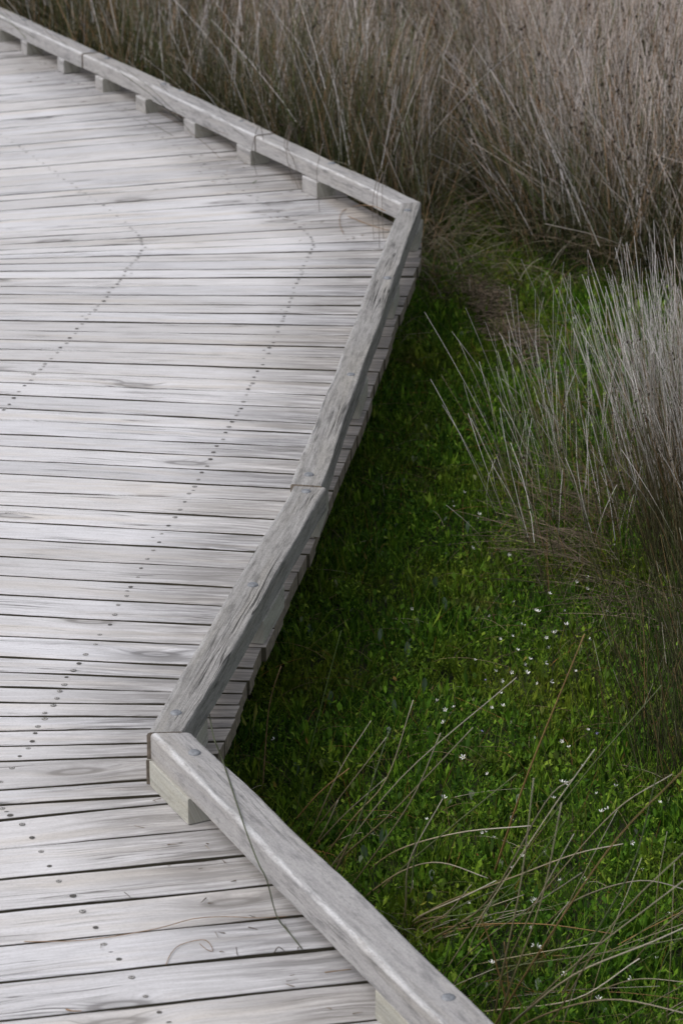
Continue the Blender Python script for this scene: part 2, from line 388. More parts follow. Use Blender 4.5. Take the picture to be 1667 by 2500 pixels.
# countersunk screw: dark rim, steel head, dark socket (3 variants, turned per board)
screw_me = []
for v in range(3):
    V, Fc, mi = [], [], []
    R = .0082
    disc(V, Fc, mi, (0, 0), R, R*.80, .0006, .0011, 1)
    disc(V, Fc, mi, (0, 0), R*.80, R*.3, .0011, .0018, 0 if v < 2 else 1)
    disc(V, Fc, mi, (0, 0), R*.3, .0, .0018, .0016, 1)
    me = mk('screw', V, Fc, mi); me.materials.append(M['screwmetal']); me.materials.append(M['rim']); screw_me.append(me)
V, Fc, mi = [], [], []
disc(V, Fc, mi, (0, 0), .0045, .0, .0006, .0009, 0, 8)
for i, v in enumerate(V): V[i] = (v[0]*1.5, v[1]*.6, v[2])
nail_me = mk('nail_head', V, Fc, mi); nail_me.materials.append(M['hole'])

THK = .048
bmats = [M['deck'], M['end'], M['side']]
nb = 0
rb = random.Random(5)
for i in range(len(glines)-1):
    (Pf, df), (Pn, dn) = glines[i], glines[i+1]      # far edge, near edge
    gap = rb.uniform(.011, .0155)
    yL = G[i][0]
    if yL < 600: gap = rb.choice((.008, .011, .014, .018))
    if yL > 1550: gap = rb.uniform(.0115, .0155)
    if yL > 2050: gap = rb.uniform(.0125, .0165)
    wf = Vector((-df.y, df.x, 0)); 
    if wf.y < 0: wf = -wf
    tL = -1.0
    tf, tn = line_end(Pf, df), line_end(Pn, dn)
    if tf is None or tn is None: continue
    j = rb.uniform(-.007, .006)
    Bf0 = Pf+df*tL-wf*gap*.5; Bf1 = Pf+df*(tf+j)-wf*gap*.5*(3.2 if abs(yL-679.6) < 1 or abs(yL-739) < 1.2 else 1)
    An0 = Pn+dn*tL+wf*gap*.5; An1 = Pn+dn*(tn+j)+wf*gap*.5
    zt = rb.uniform(-.0006, .0006)
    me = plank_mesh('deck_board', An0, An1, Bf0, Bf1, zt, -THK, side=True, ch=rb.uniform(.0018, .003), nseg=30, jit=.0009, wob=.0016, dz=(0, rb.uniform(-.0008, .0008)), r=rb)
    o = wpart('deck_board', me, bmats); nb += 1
    # screws
    c0 = (An0+Bf0)/2; c1 = (An1+Bf1)/2
    cd = (c1-c0).normalized(); W = (Bf0-An0).length
    for row in rowsW:
        for a, b in zip(row, row[1:]):
            t, u = isect(c0, cd, a, b-a)
            if t is not None and 0 < t < (c1-c0).length and 0 <= u < 1:
                hit = c0+cd*t
                sd = (b-a).normalized()
                wv = Vector((-cd.y, cd.x, 0)); wv = wv if wv.y > 0 else -wv
                sl = 1/max(.3, abs(sd.dot(wv))); sd2 = sd if sd.dot(wv) > 0 else -sd
                ww = ((hit-(Pn+dn*((hit-Pn).dot(dn)))).length*2)
                for sgn in (-1, 1):
                    if ww < .075 and sgn < 0: p = hit+wv*rb.uniform(-.01, .01)
                    elif ww < .075: break
                    else: p = hit+sd2*sl*sgn*ww*rb.uniform(.22, .28)+cd*rb.uniform(-.006, .006)
                    s_ = link('screw', rb.choice(screw_me), o); s_.location = (p.x, p.y, zt+.0005); s_.rotation_euler.z = rb.uniform(0, 6)
                    s_.scale = (rb.uniform(.75, 1.1)*(.85 if yL < 620 else 1),)*3
                if rb.random() < .4:
                    p = hit+cd*rb.uniform(-.03, .03)
                    s_ = link('nail_head', nail_me, o); s_.location = (p.x, p.y, zt+.0005)
                    s_.rotation_euler.z = math.atan2(cd.y, cd.x)

# joists below the screw rows, and round piles
def joist(a, b, z0=-.20, z1=-.0495, w=.05, name='joist'):
    d = (b-a).normalized(); n = Vector((-d.y, d.x, 0))*w/2
    me = plank_mesh(name, a-n, b-n, a+n, b+n, z1, z0, nseg=2, jit=0, wob=0)
    return wpart(name, me, [M['joist'], M['end']])
for r in [[rows[0][0], rows[0][31]], [rows[1][0], rows[1][-1]], [rows[2][0], rows[2][-1]], [rows[3][0], rows[3][-1]], [rows[4][0], rows[4][-1]]]:
    joist(at(*r[0]), at(*r[1]))
inn = [p.copy() for p in edge]
for a, b in ((edge[0], edge[4]), (edge[4], edge[12]), (edge[13], edge[14])):
    d = (b-a).normalized(); n = Vector((d.y, -d.x, 0))
    if n.x > 0: n = -n
    if a is edge[13] or a is edge[0]:
        if n.y > 0: n = -n
    joist(a+n*.20+d*.1, b+n*.20-d*.1)
for p in ((250, 1500), (480, 1180), (640, 860), (740, 640), (120, 1760), (200, 2250), (420, 420), (250, 300)):
    c = at(*p)
    V, Fc = [], []
    for k in range(14):
        a = k*math.tau/14
        V += [(c.x+.07*math.cos(a), c.y+.07*math.sin(a), GZ-.05), (c.x+.07*math.cos(a), c.y+.07*math.sin(a), -.202)]
    for k in range(14): Fc.append((2*k, 2*((k+1) % 14), 2*((k+1) % 14)+1, 2*k+1))
    wpart('pile', mk('pile', V, Fc), [M['joist']])

# rails
def bolt_mesh():
    V, Fc = [], []; n = 18; prof = [(.0, .0075), (.006, .0072), (.011, .0058), (.0145, .0035), (.016, .0012), (.0162, -.001)]
    V.append((0, 0, prof[0][1]))
    for r, z in prof[1:]:
        for k in range(n): V.append((r*math.cos(k*math.tau/n), r*math.sin(k*math.tau/n), z))
    for k in range(n): Fc.append((0, 1+k, 1+(k+1) % n))
    for j in range(len(prof)-2):
        for k in range(n): Fc.append((1+j*n+k, 1+(j+1)*n+k, 1+(j+1)*n+(k+1) % n, 1+j*n+(k+1) % n))
    me = mk('bolt', V, Fc); me.polygons.foreach_set('use_smooth', [True]*len(me.polygons)); me.materials.append(M['galv']); return me
bolt_me = bolt_mesh()
def rail(i0, i1, o0, o1, mat, zt=RT, label=None, bolts=(), nseg=60, ch=.005, dz=(0, 0), wob=.0018):
    I0, I1, O0, O1 = [at(p[0], p[1], zt) for p in (i0, i1, o0, o1)]
    me = plank_mesh('kerb_rail', I0, I1, O0, O1, zt, zt-RH+.0008, ch=ch, nseg=nseg, jit=.0009, wob=wob, dz=dz)
    o = wpart('kerb_rail', me, [M[mat], M['end']])
    if label: o['label'] = label
    for b in bolts:
        q = at(b[0], b[1], zt); s = link('bolt', bolt_me, o); s.location = (q.x, q.y, zt-.0005); s.rotation_euler.z = random.uniform(0, 6)
    return o
rail(**railsA, mat='rail', zt=RT+.004, label='middle kerb rail from far corner to the lapped joint, grey and cracked', bolts=[(754, 1159), (856, 915), (945, 679), (994, 514)])
rail(**railsB, mat='rail', zt=RT-.002, label='middle kerb rail from the lapped joint to near corner, deeply cracked with a knot', bolts=[(747, 1200), (617, 1428), (430, 1741)], ch=.006)
rail(**railsD, mat='rail_light', zt=RT, label='nearest pale kerb rail with worn white edge', bolts=[(475, 1838), (1094, 2436)], ch=.008)
# far rail pieces, each slightly offset at its joint
cpts_o = [(1027, 493.5), (672, 326), (418, 206), (243, 127), (-90, -28)]
Cdir = (r3(cpts_o[0])-r3(cpts_o[-1])).normalized()
nin = Vector((Cdir.y, -Cdir.x, 0))
if nin.y > 0: nin = -nin
labs = ['far kerb rail next to the far corner', 'far kerb rail with a joint at each end, second from far corner', 'far kerb rail with worn pale joint end', 'most distant kerb rail running out of view']
jit = [0, .006, -.005, .004]
for k in range(4):
    a, b = r3(cpts_o[k]), r3(cpts_o[k+1]); d = (a-b).normalized(); gap = .002
    n = Vector((d.y, -d.x, 0)); n = n if n.y < 0 else -n
    o0 = a+nin*jit[k]-d*(gap if k else 0); o1 = b+nin*jit[k]+d*gap
    i0 = o0+n*.1; i1 = o1+n*.1
    if k == 0: i0 = at(977, 497, RT)
    me = plank_mesh('kerb_rail', i0, i1, o0, o1, RT+[0, .002, -.002, .001][k], RB-.0005, ch=.006, nseg=40, jit=.0012, wob=.0025)
    o = wpart('kerb_rail', me, [M['rail_light'], M['end']]); o['label'] = labs[k]
    for q in {0: [(810, 399)], 1: [(590, 297), (441, 222)], 2: [(400, 205), (262, 142)], 3: [(225, 126), (60, 49)]}[k]:
        w = at(q[0], q[1], RT); s = link('bolt', bolt_me, o); s.location = (w.x, w.y, RT-.0005)
# spacer blocks between rails and deck
def block(P, Q, inward, w=.098, z1=None, mat='block'):
    """P near outer/inner corner, Q other end, block body lies to the 'inward' side"""
    me = plank_mesh('spacer_block', P, Q, P+inward*w, Q+inward*w, z1 or (RB-.003), .0022, ch=.002, nseg=4, jit=.0006, wob=.0005)
    ob = wpart('spacer_block', me, [M[mat], M['block']])
    return ob
# far rail: inner-face corners at deck level
for cx_, cy_, lx in [(812, 479, 776), (665, 398, 629), (532, 331, 503), (418, 271, 392), (314, 220, 293), (224, 173, 206), (142, 128, 125), (72, 96, 56), (12, 64, -3), (-50, 38, -64)]:
    c = at(cx_, cy_, 0)
    a, b = Cw[0], Cw[-1]; d = (a-b).normalized(); n = Vector((d.y, -d.x, 0)); n = n if n.y < 0 else -n
    # snap the corner on to the rail's inner face
    base = a+n*.1; tt = (c-base).dot(d); c2 = base+d*tt; c2.z = 0
    ln = (cx_-lx)/(.2765*(cy_+1480))/max(.2, d.x)
    block(c2-d*ln+n*.004, c2+n*.004, -n, mat='rail_light')
# blocks below the middle rails (outer face flush with the rail)
def midblock(R, ty, ln, free=False):
    o0, o1, i0, i1 = r3(R['o0']), r3(R['o1']), r3(R['i0']), r3(R['i1'])
    d = (o1-o0).normalized(); n = Vector((d.y, -d.x, 0)); n = n if n.x < 0 else -n
    c = at(ty[0], ty[1], 0); tt = (c-o0).dot(d); c2 = c if free else o0+d*tt; c2.z = 0
    return block(c2-d*ln-n*.003, c2-n*.003, n)
midblock(railsB, (647, 1574), .28); midblock(railsA, (777, 1313), .24, True)
midblock(railsA, (886, 1025), .26); midblock(railsA, (965, 780), .26)
# corner blocks
o0, o1, i0, i1 = [r3(railsB[k]) for k in ('o0', 'o1', 'i0', 'i1')]
d = (o1-o0).normalized(); n = Vector((d.y, -d.x, 0)); n = n if n.x < 0 else -n
e1 = i1.copy(); e1.z = 0; e2 = o1.copy(); e2.z = 0
me = plank_mesh('spacer_block', e1-d*.25+n*.002, e1+n*.002, e2-d*.25-n*.002, e2-n*.002, RB-.0045, .0022, ch=.002, nseg=4, jit=.0005, wob=.0004)
wpart('spacer_block', me, [M['block'], M['end']])
DI0, DI1, DO0, DO1 = [r3(railsD[k]) for k in ('i0', 'i1', 'o0', 'o1')]
for v in (DI0, DI1, DO0, DO1): v.z = 0
d = (DI1-DI0).normalized(); n = Vector((-d.y, d.x, 0)); n = n if n.y > 0 else -n
c = at(456, 2016, 0); tt = (c-DI0).dot(d)
me = plank_mesh('spacer_block', DI0-n*.004+d*.004, DI0+d*tt-n*.004, DO0-d*.0+n*.002, DI0+d*tt+n*.1, RB-.003, .0022, ch=.002, nseg=4, jit=.0007, wob=.001)
wpart('spacer_block', me, [M['block'], M['block']])
tt = ((at(920, 2600, .05))-DI0).dot(d)
for cx_ in (920,):
    # near block, left edge seen at the bottom of the view
    best = None
    for k in range(200):
        p = DI0+d*(.5+k*.01); 
        v = Vector(p)-Vector((0, 0, CZ)); zc = v.y*cT-v.z*sT; pxx = 833.5+F*v.x/zc
        if best is None or abs(pxx-cx_) < best[0]: best = (abs(pxx-cx_), p)
    p = best[1]
    me = plank_mesh('spacer_block', p-n*.004, p+d*.26-n*.004, p+n*.098, p+d*.26+n*.098, RB-.003, .0022, ch=.002, nseg=4)
    wpart('spacer_block', me, [M['block'], M['block']])
o0 = r3(railsA['o0']); i0 = r3(railsA['i0']); o0.z = i0.z = 0
d = (r3(railsA['o1'])-r3(railsA['o0'])).normalized(); 
me = plank_mesh('spacer_block', i0+d*.01, i0+d*.24, o0+d*.006+Vector((.008, 0, 0)), o0+d*.24+Vector((.008, 0, 0)), RB-.001, .0022, ch=.002, nseg=4)
wpart('spacer_block', me, [M['block'], M['block']])

# ---------------------------------------------------------------- stems
def stems_arrays(base, ctrl, tip, r0, r1, nseg=5, ns=3):
    """quadratic bezier tubes; returns verts, quads, t, stem index"""
    n = len(base); s = np.linspace(0, 1, nseg+1)[None, :, None]
    P = (1-s)**2*base[:, None]+2*s*(1-s)*ctrl[:, None]+s*s*tip[:, None]
    T = 2*(1-s)*(ctrl-base)[:, None]+2*s*(tip-ctrl)[:, None]
    T /= np.linalg.norm(T, axis=2, keepdims=True)+1e-9
    X = np.cross(T, np.array([0.31, 0.17, 0.93])+0*T); bad = np.linalg.norm(X, axis=2, keepdims=True) < .25
    X = np.where(bad, np.cross(T, np.array([1., 0, 0])+0*T), X); X /= np.linalg.norm(X, axis=2, keepdims=True)
    Y = np.cross(T, X)
    rad = (r0[:, None]*(1-s[..., 0])+r1[:, None]*s[..., 0])[..., None]
    ang = np.arange(ns)*2*np.pi/ns
    V = P[:, :, None, :]+rad[:, :, None, :]*(X[:, :, None, :]*np.cos(ang)[None, None, :, None]+Y[:, :, None, :]*np.sin(ang)[None, None, :, None])
    V = V.reshape(-1, 3)
    i = np.arange(n)[:, None, None]*(nseg+1)*ns; j = np.arange(nseg)[None, :, None]*ns; k = np.arange(ns)[None, None, :]
    k2 = (k+1) % ns
    Q = np.stack([i+j+k, i+j+k2, i+j+ns+k2, i+j+ns+k], -1).reshape(-1, 4)
    t = np.broadcast_to(s[:, :, :, None], (n, nseg+1, 1, ns)).reshape(n, -1)
    return V, Q, np.ascontiguousarray(t).ravel(), np.repeat(np.arange(n), (nseg+1)*ns)
def mesh_np(name, V, Q, attrs=None, mat_idx=None):
    me = bpy.data.meshes.new(name); k = Q.shape[1]
    me.vertices.add(len(V)); me.vertices.foreach_set('co', np.asarray(V, np.float32).ravel())
    me.loops.add(Q.size); me.loops.foreach_set('vertex_index', Q.astype(np.int32).ravel())
    me.polygons.add(len(Q)); me.polygons.foreach_set('loop_start', np.arange(0, Q.size, k, dtype=np.int32))
    try: me.polygons.foreach_set('loop_total', np.full(len(Q), k, np.int32))
    except Exception: pass
    if mat_idx is not None: me.polygons.foreach_set('material_index', mat_idx.astype(np.int32))
    for nme, a in (attrs or {}).items():
        at_ = me.attributes.new(nme, 'FLOAT', 'POINT'); at_.data.foreach_set('value', np.asarray(a, np.float32).ravel())
    me.update(calc_edges=True); return me
def noise2(x, y, sc_, seed):
    r = np.random.default_rng(seed); v = np.zeros_like(x)
    for k in range(7):
        a = r.uniform(0, 2*np.pi); f = sc_*r.uniform(.5, 2.0); p = r.uniform(0, 6.3)
        v += np.sin((x*np.cos(a)+y*np.sin(a))*f+p)*(1/(1+.3*k))
    return v/3.0
def inpoly(x, y, poly):
    c = np.zeros(x.shape, bool); n = len(poly)
    for i in range(n):
        x1, y1 = poly[i]; x2, y2 = poly[(i+1) % n]
        c ^= ((y1 > y) != (y2 > y)) & (x < (x2-x1)*(y-y1)/(y2-y1+1e-12)+x1)
    return c
def scatter(poly, dens):
    xs = [p[0] for p in poly]; ys = [p[1] for p in poly]
    A = (max(xs)-min(xs))*(max(ys)-min(ys)); n = int(A*dens)
    x = rng.uniform(min(xs), max(xs), n); y = rng.uniform(min(ys), max(ys), n)
    k = inpoly(x, y, poly); return x[k], y[k]

def height(x, y): return .024*noise2(x, y, 3.0, 3)+.022*noise2(x, y, 14, 4)+.008*noise2(x, y, 37, 8)

# --- rush bed polygon (world), front line from pixels on the ground
fr = [at(x, y, GZ) for x, y in [(1000, 385), (1090, 440), (1190, 560), (1255, 655), (1340, 700), (1450, 720), (1560, 745), (1700, 780), (1900, 800)]]
back = [Cw[0]+nC*.20, Cw[-1]+nC*.20]
poly = [(back[1].x-1.5, back[1].y+.9)]+[(back[1].x, back[1].y), (back[0].x+.02, back[0].y)]+[(p.x, p.y) for p in fr]+[(4.6, 12.5), (6, 22.5), (-5.0, 22.5)]
def seeds_at(P, size):
    """tiny angular seed clusters"""
    n = len(P)
    oc = np.array([(1, 0, 0), (-1, 0, 0), (0, 1, 0), (0, -1, 0), (0, 0, 1.6), (0, 0, -1.6)], float)
    V = P[:, None, :]+oc[None]*size[:, None, None]+rng.normal(0, 1, (n, 6, 3))*size[:, None, None]*.35
    f = np.array([(0, 2, 4), (2, 1, 4), (1, 3, 4), (3, 0, 4), (2, 0, 5), (1, 2, 5), (3, 1, 5), (0, 3, 5)])
    Fq = (np.arange(n)[:, None, None]*6+f[None]).reshape(-1, 3)
    return V.reshape(-1, 3), Fq
def rush_bed():
    x, y = scatter(poly, 2100)
    # thinner at the very front, tufted
    tuf = noise2(x, y, 6, 21)
    dcor = np.hypot(x-Cw[0].x, (y-Cw[0].y)*.8)
    keep = rng.uniform(0, 1, len(x)) < np.clip(.75+.5*tuf, .25, 1)
    keep &= (dcor > .85) | (rng.uniform(0, 1, len(x)) < .05)
    far = y > 18.5
    keep &= ~(far & (rng.uniform(0, 1, len(x)) < .5))
    x, y = x[keep], y[keep]; n = len(x)
    b = np.stack([x, y, np.full(n, GZ)], 1)
    L = rng.normal(.98, .17, n)*(1+.16*noise2(x, y, 3.2, 5)+.07*noise2(x, y, 9, 15)); L = np.clip(L, .4, 1.5)
    lx = .15*noise2(x, y, 2.6, 6)+.08*noise2(x, y, 9, 16)+rng.normal(0, .13, n); ly = .12*noise2(x, y, 2.8, 7)+rng.normal(0, .13, n)
    fp = np.array([(p.x, p.y) for p in fr]); dfr = np.min(np.hypot(x[:, None]-fp[None, :, 0], (y[:, None]-fp[None, :, 1])*.6), 1)
    dc = (x-Cw[0].x)*nC.x+(y-Cw[0].y)*nC.y       # metres behind the far rail
    fz = np.exp(-dfr/.35)
    ly -= fz*rng.normal(.02, .12, n); lx += fz*rng.normal(-.08, .16, n); L *= 1-.12*fz
    wild = rng.uniform(0, 1, n) < .09
    lx[wild] += rng.normal(0, .42, wild.sum()); ly[wild] += rng.normal(0, .3, wild.sum())
    green = np.maximum(np.clip(1.15-dc/1.3, 0, 1)*np.clip(1-(x-.2)/.8, .35, 1), .95*np.exp(-dfr/.5)*np.clip(1.5-(x-.2)/1.0, .3, 1)); L *= 1-.3*np.exp(-dfr/.5)*np.clip(1.4-(x-.2)/.9, 0, 1)
    dirv = np.stack([lx, ly, np.ones(n)], 1); dirv /= np.linalg.norm(dirv, axis=1, keepdims=True)
    ctrl = b+dirv*L[:, None]*.55+np.stack([rng.normal(0, .035, n), rng.normal(0, .035, n), np.zeros(n)], 1)
    tip = b+dirv*L[:, None]+np.stack([lx*.35+rng.normal(0, .04, n), ly*.35+rng.normal(0, .04, n), -np.abs(lx+ly)*.12], 1)*L[:, None]
    V, Q, t, si = stems_arrays(b, ctrl, tip, np.where((rng.uniform(0, 1, n) < .3) & (dfr > 1.3) & (dc > 1.2), rng.uniform(.0022, .0034, n), rng.uniform(.0012, .0022, n)), rng.uniform(.0006, .0013, n), 5, 3)
    rnd = rng.uniform(0, 1, n)
    me = mesh_np('rush_bed', V, Q, {'t': t*(1-.58*green[si]), 'rnd': rnd[si]})
    o = link('rush_bed', me, None, [M['reed']])
    tag(o, 'bed of tall dry rushes with pale grey-brown tops behind the boardwalk', 'rushes', None, 'stuff')
    # seed clusters on some of the stems
    m = rng.uniform(0, 1, n) < .34*(1-.8*green)
    s = rng.uniform(.62, .9, m.sum())[:, None]
    P = (1-s)**2*b[m]+2*s*(1-s)*ctrl[m]+s*s*tip[m]
    P = np.concatenate([P+rng.normal(0, .006, P.shape) for _ in range(2)])
    V, Fq = seeds_at(P, rng.uniform(.0025, .0066, len(P)))
    o = link('rush_seed_heads', mesh_np('rush_seed_heads', V, Fq), None, [M['seed']])
    tag(o, 'tiny dark brown seed clusters scattered through the dry rush bed', 'seed heads', None, 'stuff')
    # dark tangle of dead stems low in the bed
    x, y = scatter(poly, 330); n = len(x)
    b = np.stack([x, y, GZ+rng.uniform(.02, .25, n)], 1); a = rng.uniform(0, 6.28, n); L = rng.uniform(.2, .55, n)
    d = np.stack([np.cos(a), np.sin(a), rng.uniform(-.1, .5, n)], 1)
    tip = b+d*L[:, None]; ctrl = (b+tip)/2+np.array([0, 0, .06])
    V, Q, t, si = stems_arrays(b, ctrl, tip, np.full(n, .002), np.full(n, .001), 3, 3)
    o = link('fallen_stems', mesh_np('fallen_stems', V, Q, {'t': t*.5, 'rnd': rng.uniform(0, 1, n)[si]}), None, [M['litter']])
    tag(o, 'tangle of fallen brown stems low among the tall rushes', 'dead stems', None, 'stuff')
rush_bed()

# --- arching grass at the front of the bed (beside the far corner)
def arcs():
    B, C, T = [], [], []
    F_ = [((x, y), 30, .62) for x, y in [(1000, 400), (1040, 450), (1075, 500), (1110, 470), (1150, 545), (1180, 590), (1060, 430), (1130, 510), (1215, 640), (1090, 420), (1160, 500), (1030, 360), (1070, 380), (980, 360), (1120, 420), (1010, 430), (1045, 410)]]
    F_ += [((x, y), 13, .45) for x, y in [(1046, 540), (1040, 590), (985, 740), (1012, 680), (950, 850), (1300, 690), (1400, 720), (1500, 750)]]
    for (px_, py_), nn, LL in F_:
        p = at(px_, py_, GZ)
        for _ in range(int(nn*.75)):
            b = np.array(p)+rng.normal(0, .11, 3)*[1, 2.2, 0]
            a = rng.uniform(0, 6.28); L = LL*rng.uniform(.5, 1.35)
            d = np.array([math.cos(a), math.sin(a)-.25, 0]); k_ = rng.uniform(.45, 1)
            c = b+d*L*.35*k_+np.array([0, 0, L*.7]); t = b+d*L*1.0*k_+np.array([0, 0, L*rng.uniform(.15, .8)])
            B.append(b); C.append(c); T.append(t)
    # low grass right behind the far rail
    for _ in range(1300):
        f = rng.uniform(0, 1)**1.1; q = Cw[0].lerp(Cw[-1], f)+nC*rng.uniform(.14, .7)
        b = np.array([q.x, q.y, GZ]); a = rng.uniform(0, 6.28); L = rng.uniform(.5, .95)*(.55 if f < .12 else 1)
        d = np.array([math.cos(a), math.sin(a)-.2, 0]); k_ = rng.uniform(.1, .6)+(.4 if f < .12 else 0)
        B.append(b); C.append(b+d*L*.3*k_+np.array([0, 0, L*.75])); T.append(b+d*L*k_+np.array([0, 0, L*rng.uniform(.5, 1.0)]))
    B, C, T = map(np.array, (B, C, T)); n = len(B)
    V, Q, t, si = stems_arrays(B, C, T, rng.uniform(.0011, .002, n), np.full(n, .0007), 8, 3)
    o = link('arching_grass', mesh_np('arching_grass', V, Q, {'t': t, 'rnd': rng.uniform(0, 1, n)[si]}), None, [M['arch']])
    tag(o, 'loose arching grass stems spreading from the foot of the rush bed', 'grass', None, 'stuff')
arcs()

# --- herb carpet
cp_poly = [(p.x, p.y) for p in edge[3:14]]
cpx = [(p[0]-.45, p[1]) for p in cp_poly]+[(edge[14].x-.35, edge[14].y-.1), (edge[14].x+.2, 5.3), (2.6, 5.3), (3.4, 13.0), (2.3, 15.2)]
def carpet():
    x, y = scatter(cpx, 4300); n = len(x)
    # fewer where the view never reaches
    vis = (x < .145*y+.35)
    under = np.array([False]*n)
    keep = vis | (rng.uniform(0, 1, n) < .35)
    keep &= rng.uniform(0, 1, n) < np.clip(.75+.6*noise2(x, y, 55, 31)+.3*noise2(x, y, 17, 32), .12, 1)
    x, y = x[keep], y[keep]; n = len(x)
    hz = GZ+height(x, y)
    hh = rng.uniform(.02, .08, n)*(1+.55*noise2(x, y, 24, 9)); hh = np.clip(hh, .01, .12); tall = rng.uniform(0, 1, n) < .05; hh[tall] *= 1.9
    k = 8; lsc = np.exp(rng.normal(0, .33, n))*(1+.3*noise2(x, y, 12, 51)); lsc[tall] *= 1.25
    zf = (np.arange(k)/k)[None, :]**.8*np.ones((n, 1))+rng.uniform(-.05, .1, (n, k))
    az = rng.uniform(0, 6.28, n)[:, None]+np.arange(k)[None, :]*2.4
    tilt = rng.normal(0, .25, (n, 2))
    px = x[:, None]+tilt[:, :1]*hh[:, None]*zf; py = y[:, None]+tilt[:, 1:]*hh[:, None]*zf; pz = hz[:, None]+hh[:, None]*zf
    el = rng.uniform(.2, 1.15, (n, k)); ll = rng.uniform(.008, .018, (n, k)); ll = ll*np.clip(lsc, .5, 2)[:, None]; wd = ll*rng.uniform(.18, .34, (n, k))
    # some sprigs have longer strap leaves
    strap = (rng.uniform(0, 1, n) < .16)[:, None]; ll = np.where(strap, ll*2.3, ll); el = np.where(strap, el*.5+.85, el); wd = np.where(strap, wd*.9, wd)
    B = np.stack([px, py, pz], -1); D = np.stack([np.cos(az)*np.cos(el), np.sin(az)*np.cos(el), np.sin(el)], -1)
    S = np.stack([-np.sin(az), np.cos(az), 0*az], -1)
    up = np.cross(D, S)
    mid = B+D*ll[..., None]*.6
    V = np.stack([B, mid+S*wd[..., None]-up*ll[..., None]*.08, B+D*ll[..., None], mid-S*wd[..., None]-up*ll[..., None]*.08], 2).reshape(-1, 3)
    # broad dark oval leaves in between
    bx, by = scatter(cpx, 260); nb_ = len(bx); ba = rng.uniform(0, 6.28, nb_); be = rng.uniform(.6, 1.4, nb_); bl = rng.uniform(.018, .036, nb_)
    BB = np.stack([bx, by, GZ+height(bx, by)+rng.uniform(.01, .055, nb_)], 1); BD = np.stack([np.cos(ba)*np.cos(be), np.sin(ba)*np.cos(be), np.sin(be)], 1); BS = np.stack([-np.sin(ba), np.cos(ba), 0*ba], 1)
    def bp(f, w): return BB+BD*(bl*f)[:, None]+BS*(bl*w)[:, None]
    BV = np.stack([bp(0, 0), bp(.5, .2), bp(.8, .24), bp(1.0, 0), bp(.8, -.24), bp(.5, -.2)], 1).reshape(-1, 3)
    m = n*k; Q = np.arange(m*4).reshape(m, 4)
    tri = np.concatenate([Q[:, [0, 1, 2]], Q[:, [0, 2, 3]]])
    r = np.clip(np.repeat(rng.uniform(0, 1, n), k)*.45+rng.uniform(0, .55, m), 0, 1)
    o6 = len(V)+np.arange(nb_)[:, None]*6; bt = np.concatenate([o6+np.array([q]) for q in ((0, 1, 5), (1, 2, 4), (1, 4, 5), (2, 3, 4))])
    V = np.concatenate([V, BV]); tri = np.concatenate([tri, bt]); rr = np.concatenate([np.repeat(r, 4), np.repeat(np.where(rng.uniform(0, 1, nb_) < .12, 1.0, rng.uniform(0, .5, nb_)), 6)])
    me = mesh_np('herb_carpet', V, tri, {'rnd': rr})
    o = link('herb_carpet', me, None, [M['carpet']])
    tag(o, 'low green carpet of small fleshy leaved marsh herbs beside the boardwalk', 'ground cover', None, 'stuff')
    # thin upright grassy blades and trailing runners among the herbs
    x, y = scatter(cpx, 1300); n = len(x)
    b = np.stack([x, y, GZ+height(x, y)], 1); a = rng.uniform(0, 6.28, n); L = rng.uniform(.06, .16, n)*(1+.3*noise2(x, y, 6, 61))
    lean = rng.uniform(.05, .9, n)
    d = np.stack([np.cos(a)*lean, np.sin(a)*lean, np.ones(n)], 1); tip = b+d*L[:, None]; ctrl = b+d*L[:, None]*.5+np.array([0, 0, .02])
    V, Q, t, si = stems_arrays(b, ctrl, tip, np.full(n, .0012), np.full(n, .0005), 4, 3)
    o = link('thin_grass', mesh_np('thin_grass', V, Q, {'rnd': rng.uniform(.2, 1.0, n)[si]}), None, [M['carpet']])
    tag(o, 'thin green grass blades growing up through the herb carpet', 'grass', None, 'stuff')
carpet()
def runners():
    x, y = scatter(cpx, 60); n = len(x)
    b = np.stack([x, y, GZ+height(x, y)+.05], 1); a = rng.uniform(0, 6.28, n); L = rng.uniform(.06, .26, n)
    d = np.stack([np.cos(a), np.sin(a), rng.uniform(-.05, .2, n)], 1); tip = b+d*L[:, None]; ctrl = (b+tip)/2+np.stack([rng.normal(0, .02, n), rng.normal(0, .02, n), rng.uniform(.01, .05, n)], 1)
    V, Q, t, si = stems_arrays(b, ctrl, tip, rng.uniform(.0006, .0013, n), np.full(n, .0005), 5, 3)
    o = link('dry_runners', mesh_np('dry_runners', V, Q, {'t': t, 'rnd': rng.uniform(0, 1, n)[si]}), None, [M['tan']])
    tag(o, 'thin tan and orange dead runners tangled over the green herbs', 'dead stems', None, 'stuff')
runners()

# --- ground sheet
def ground():
    xs = np.concatenate([[-300, -60, -12], np.linspace(-6, 7, 66), [14, 60, 300]]); ys = np.concatenate([[-250, -40, -4], np.linspace(3, 24, 106), [40, 90, 400]])
    X, Y = np.meshgrid(xs, ys); Z = GZ+height(X, Y)-.004
    nx, ny = len(xs), len(ys); V = np.stack([X.ravel(), Y.ravel(), Z.ravel()], 1)
    i = np.arange(ny-1)[:, None]*nx+np.arange(nx-1)[None, :]
    Q = np.stack([i, i+1, i+nx+1, i+nx], -1).reshape(-1, 4)
    o = link('ground', mesh_np('ground', V, Q), None, [M['soil']]); tag(o, kind='structure', label='dark marsh soil under the plants')
ground()

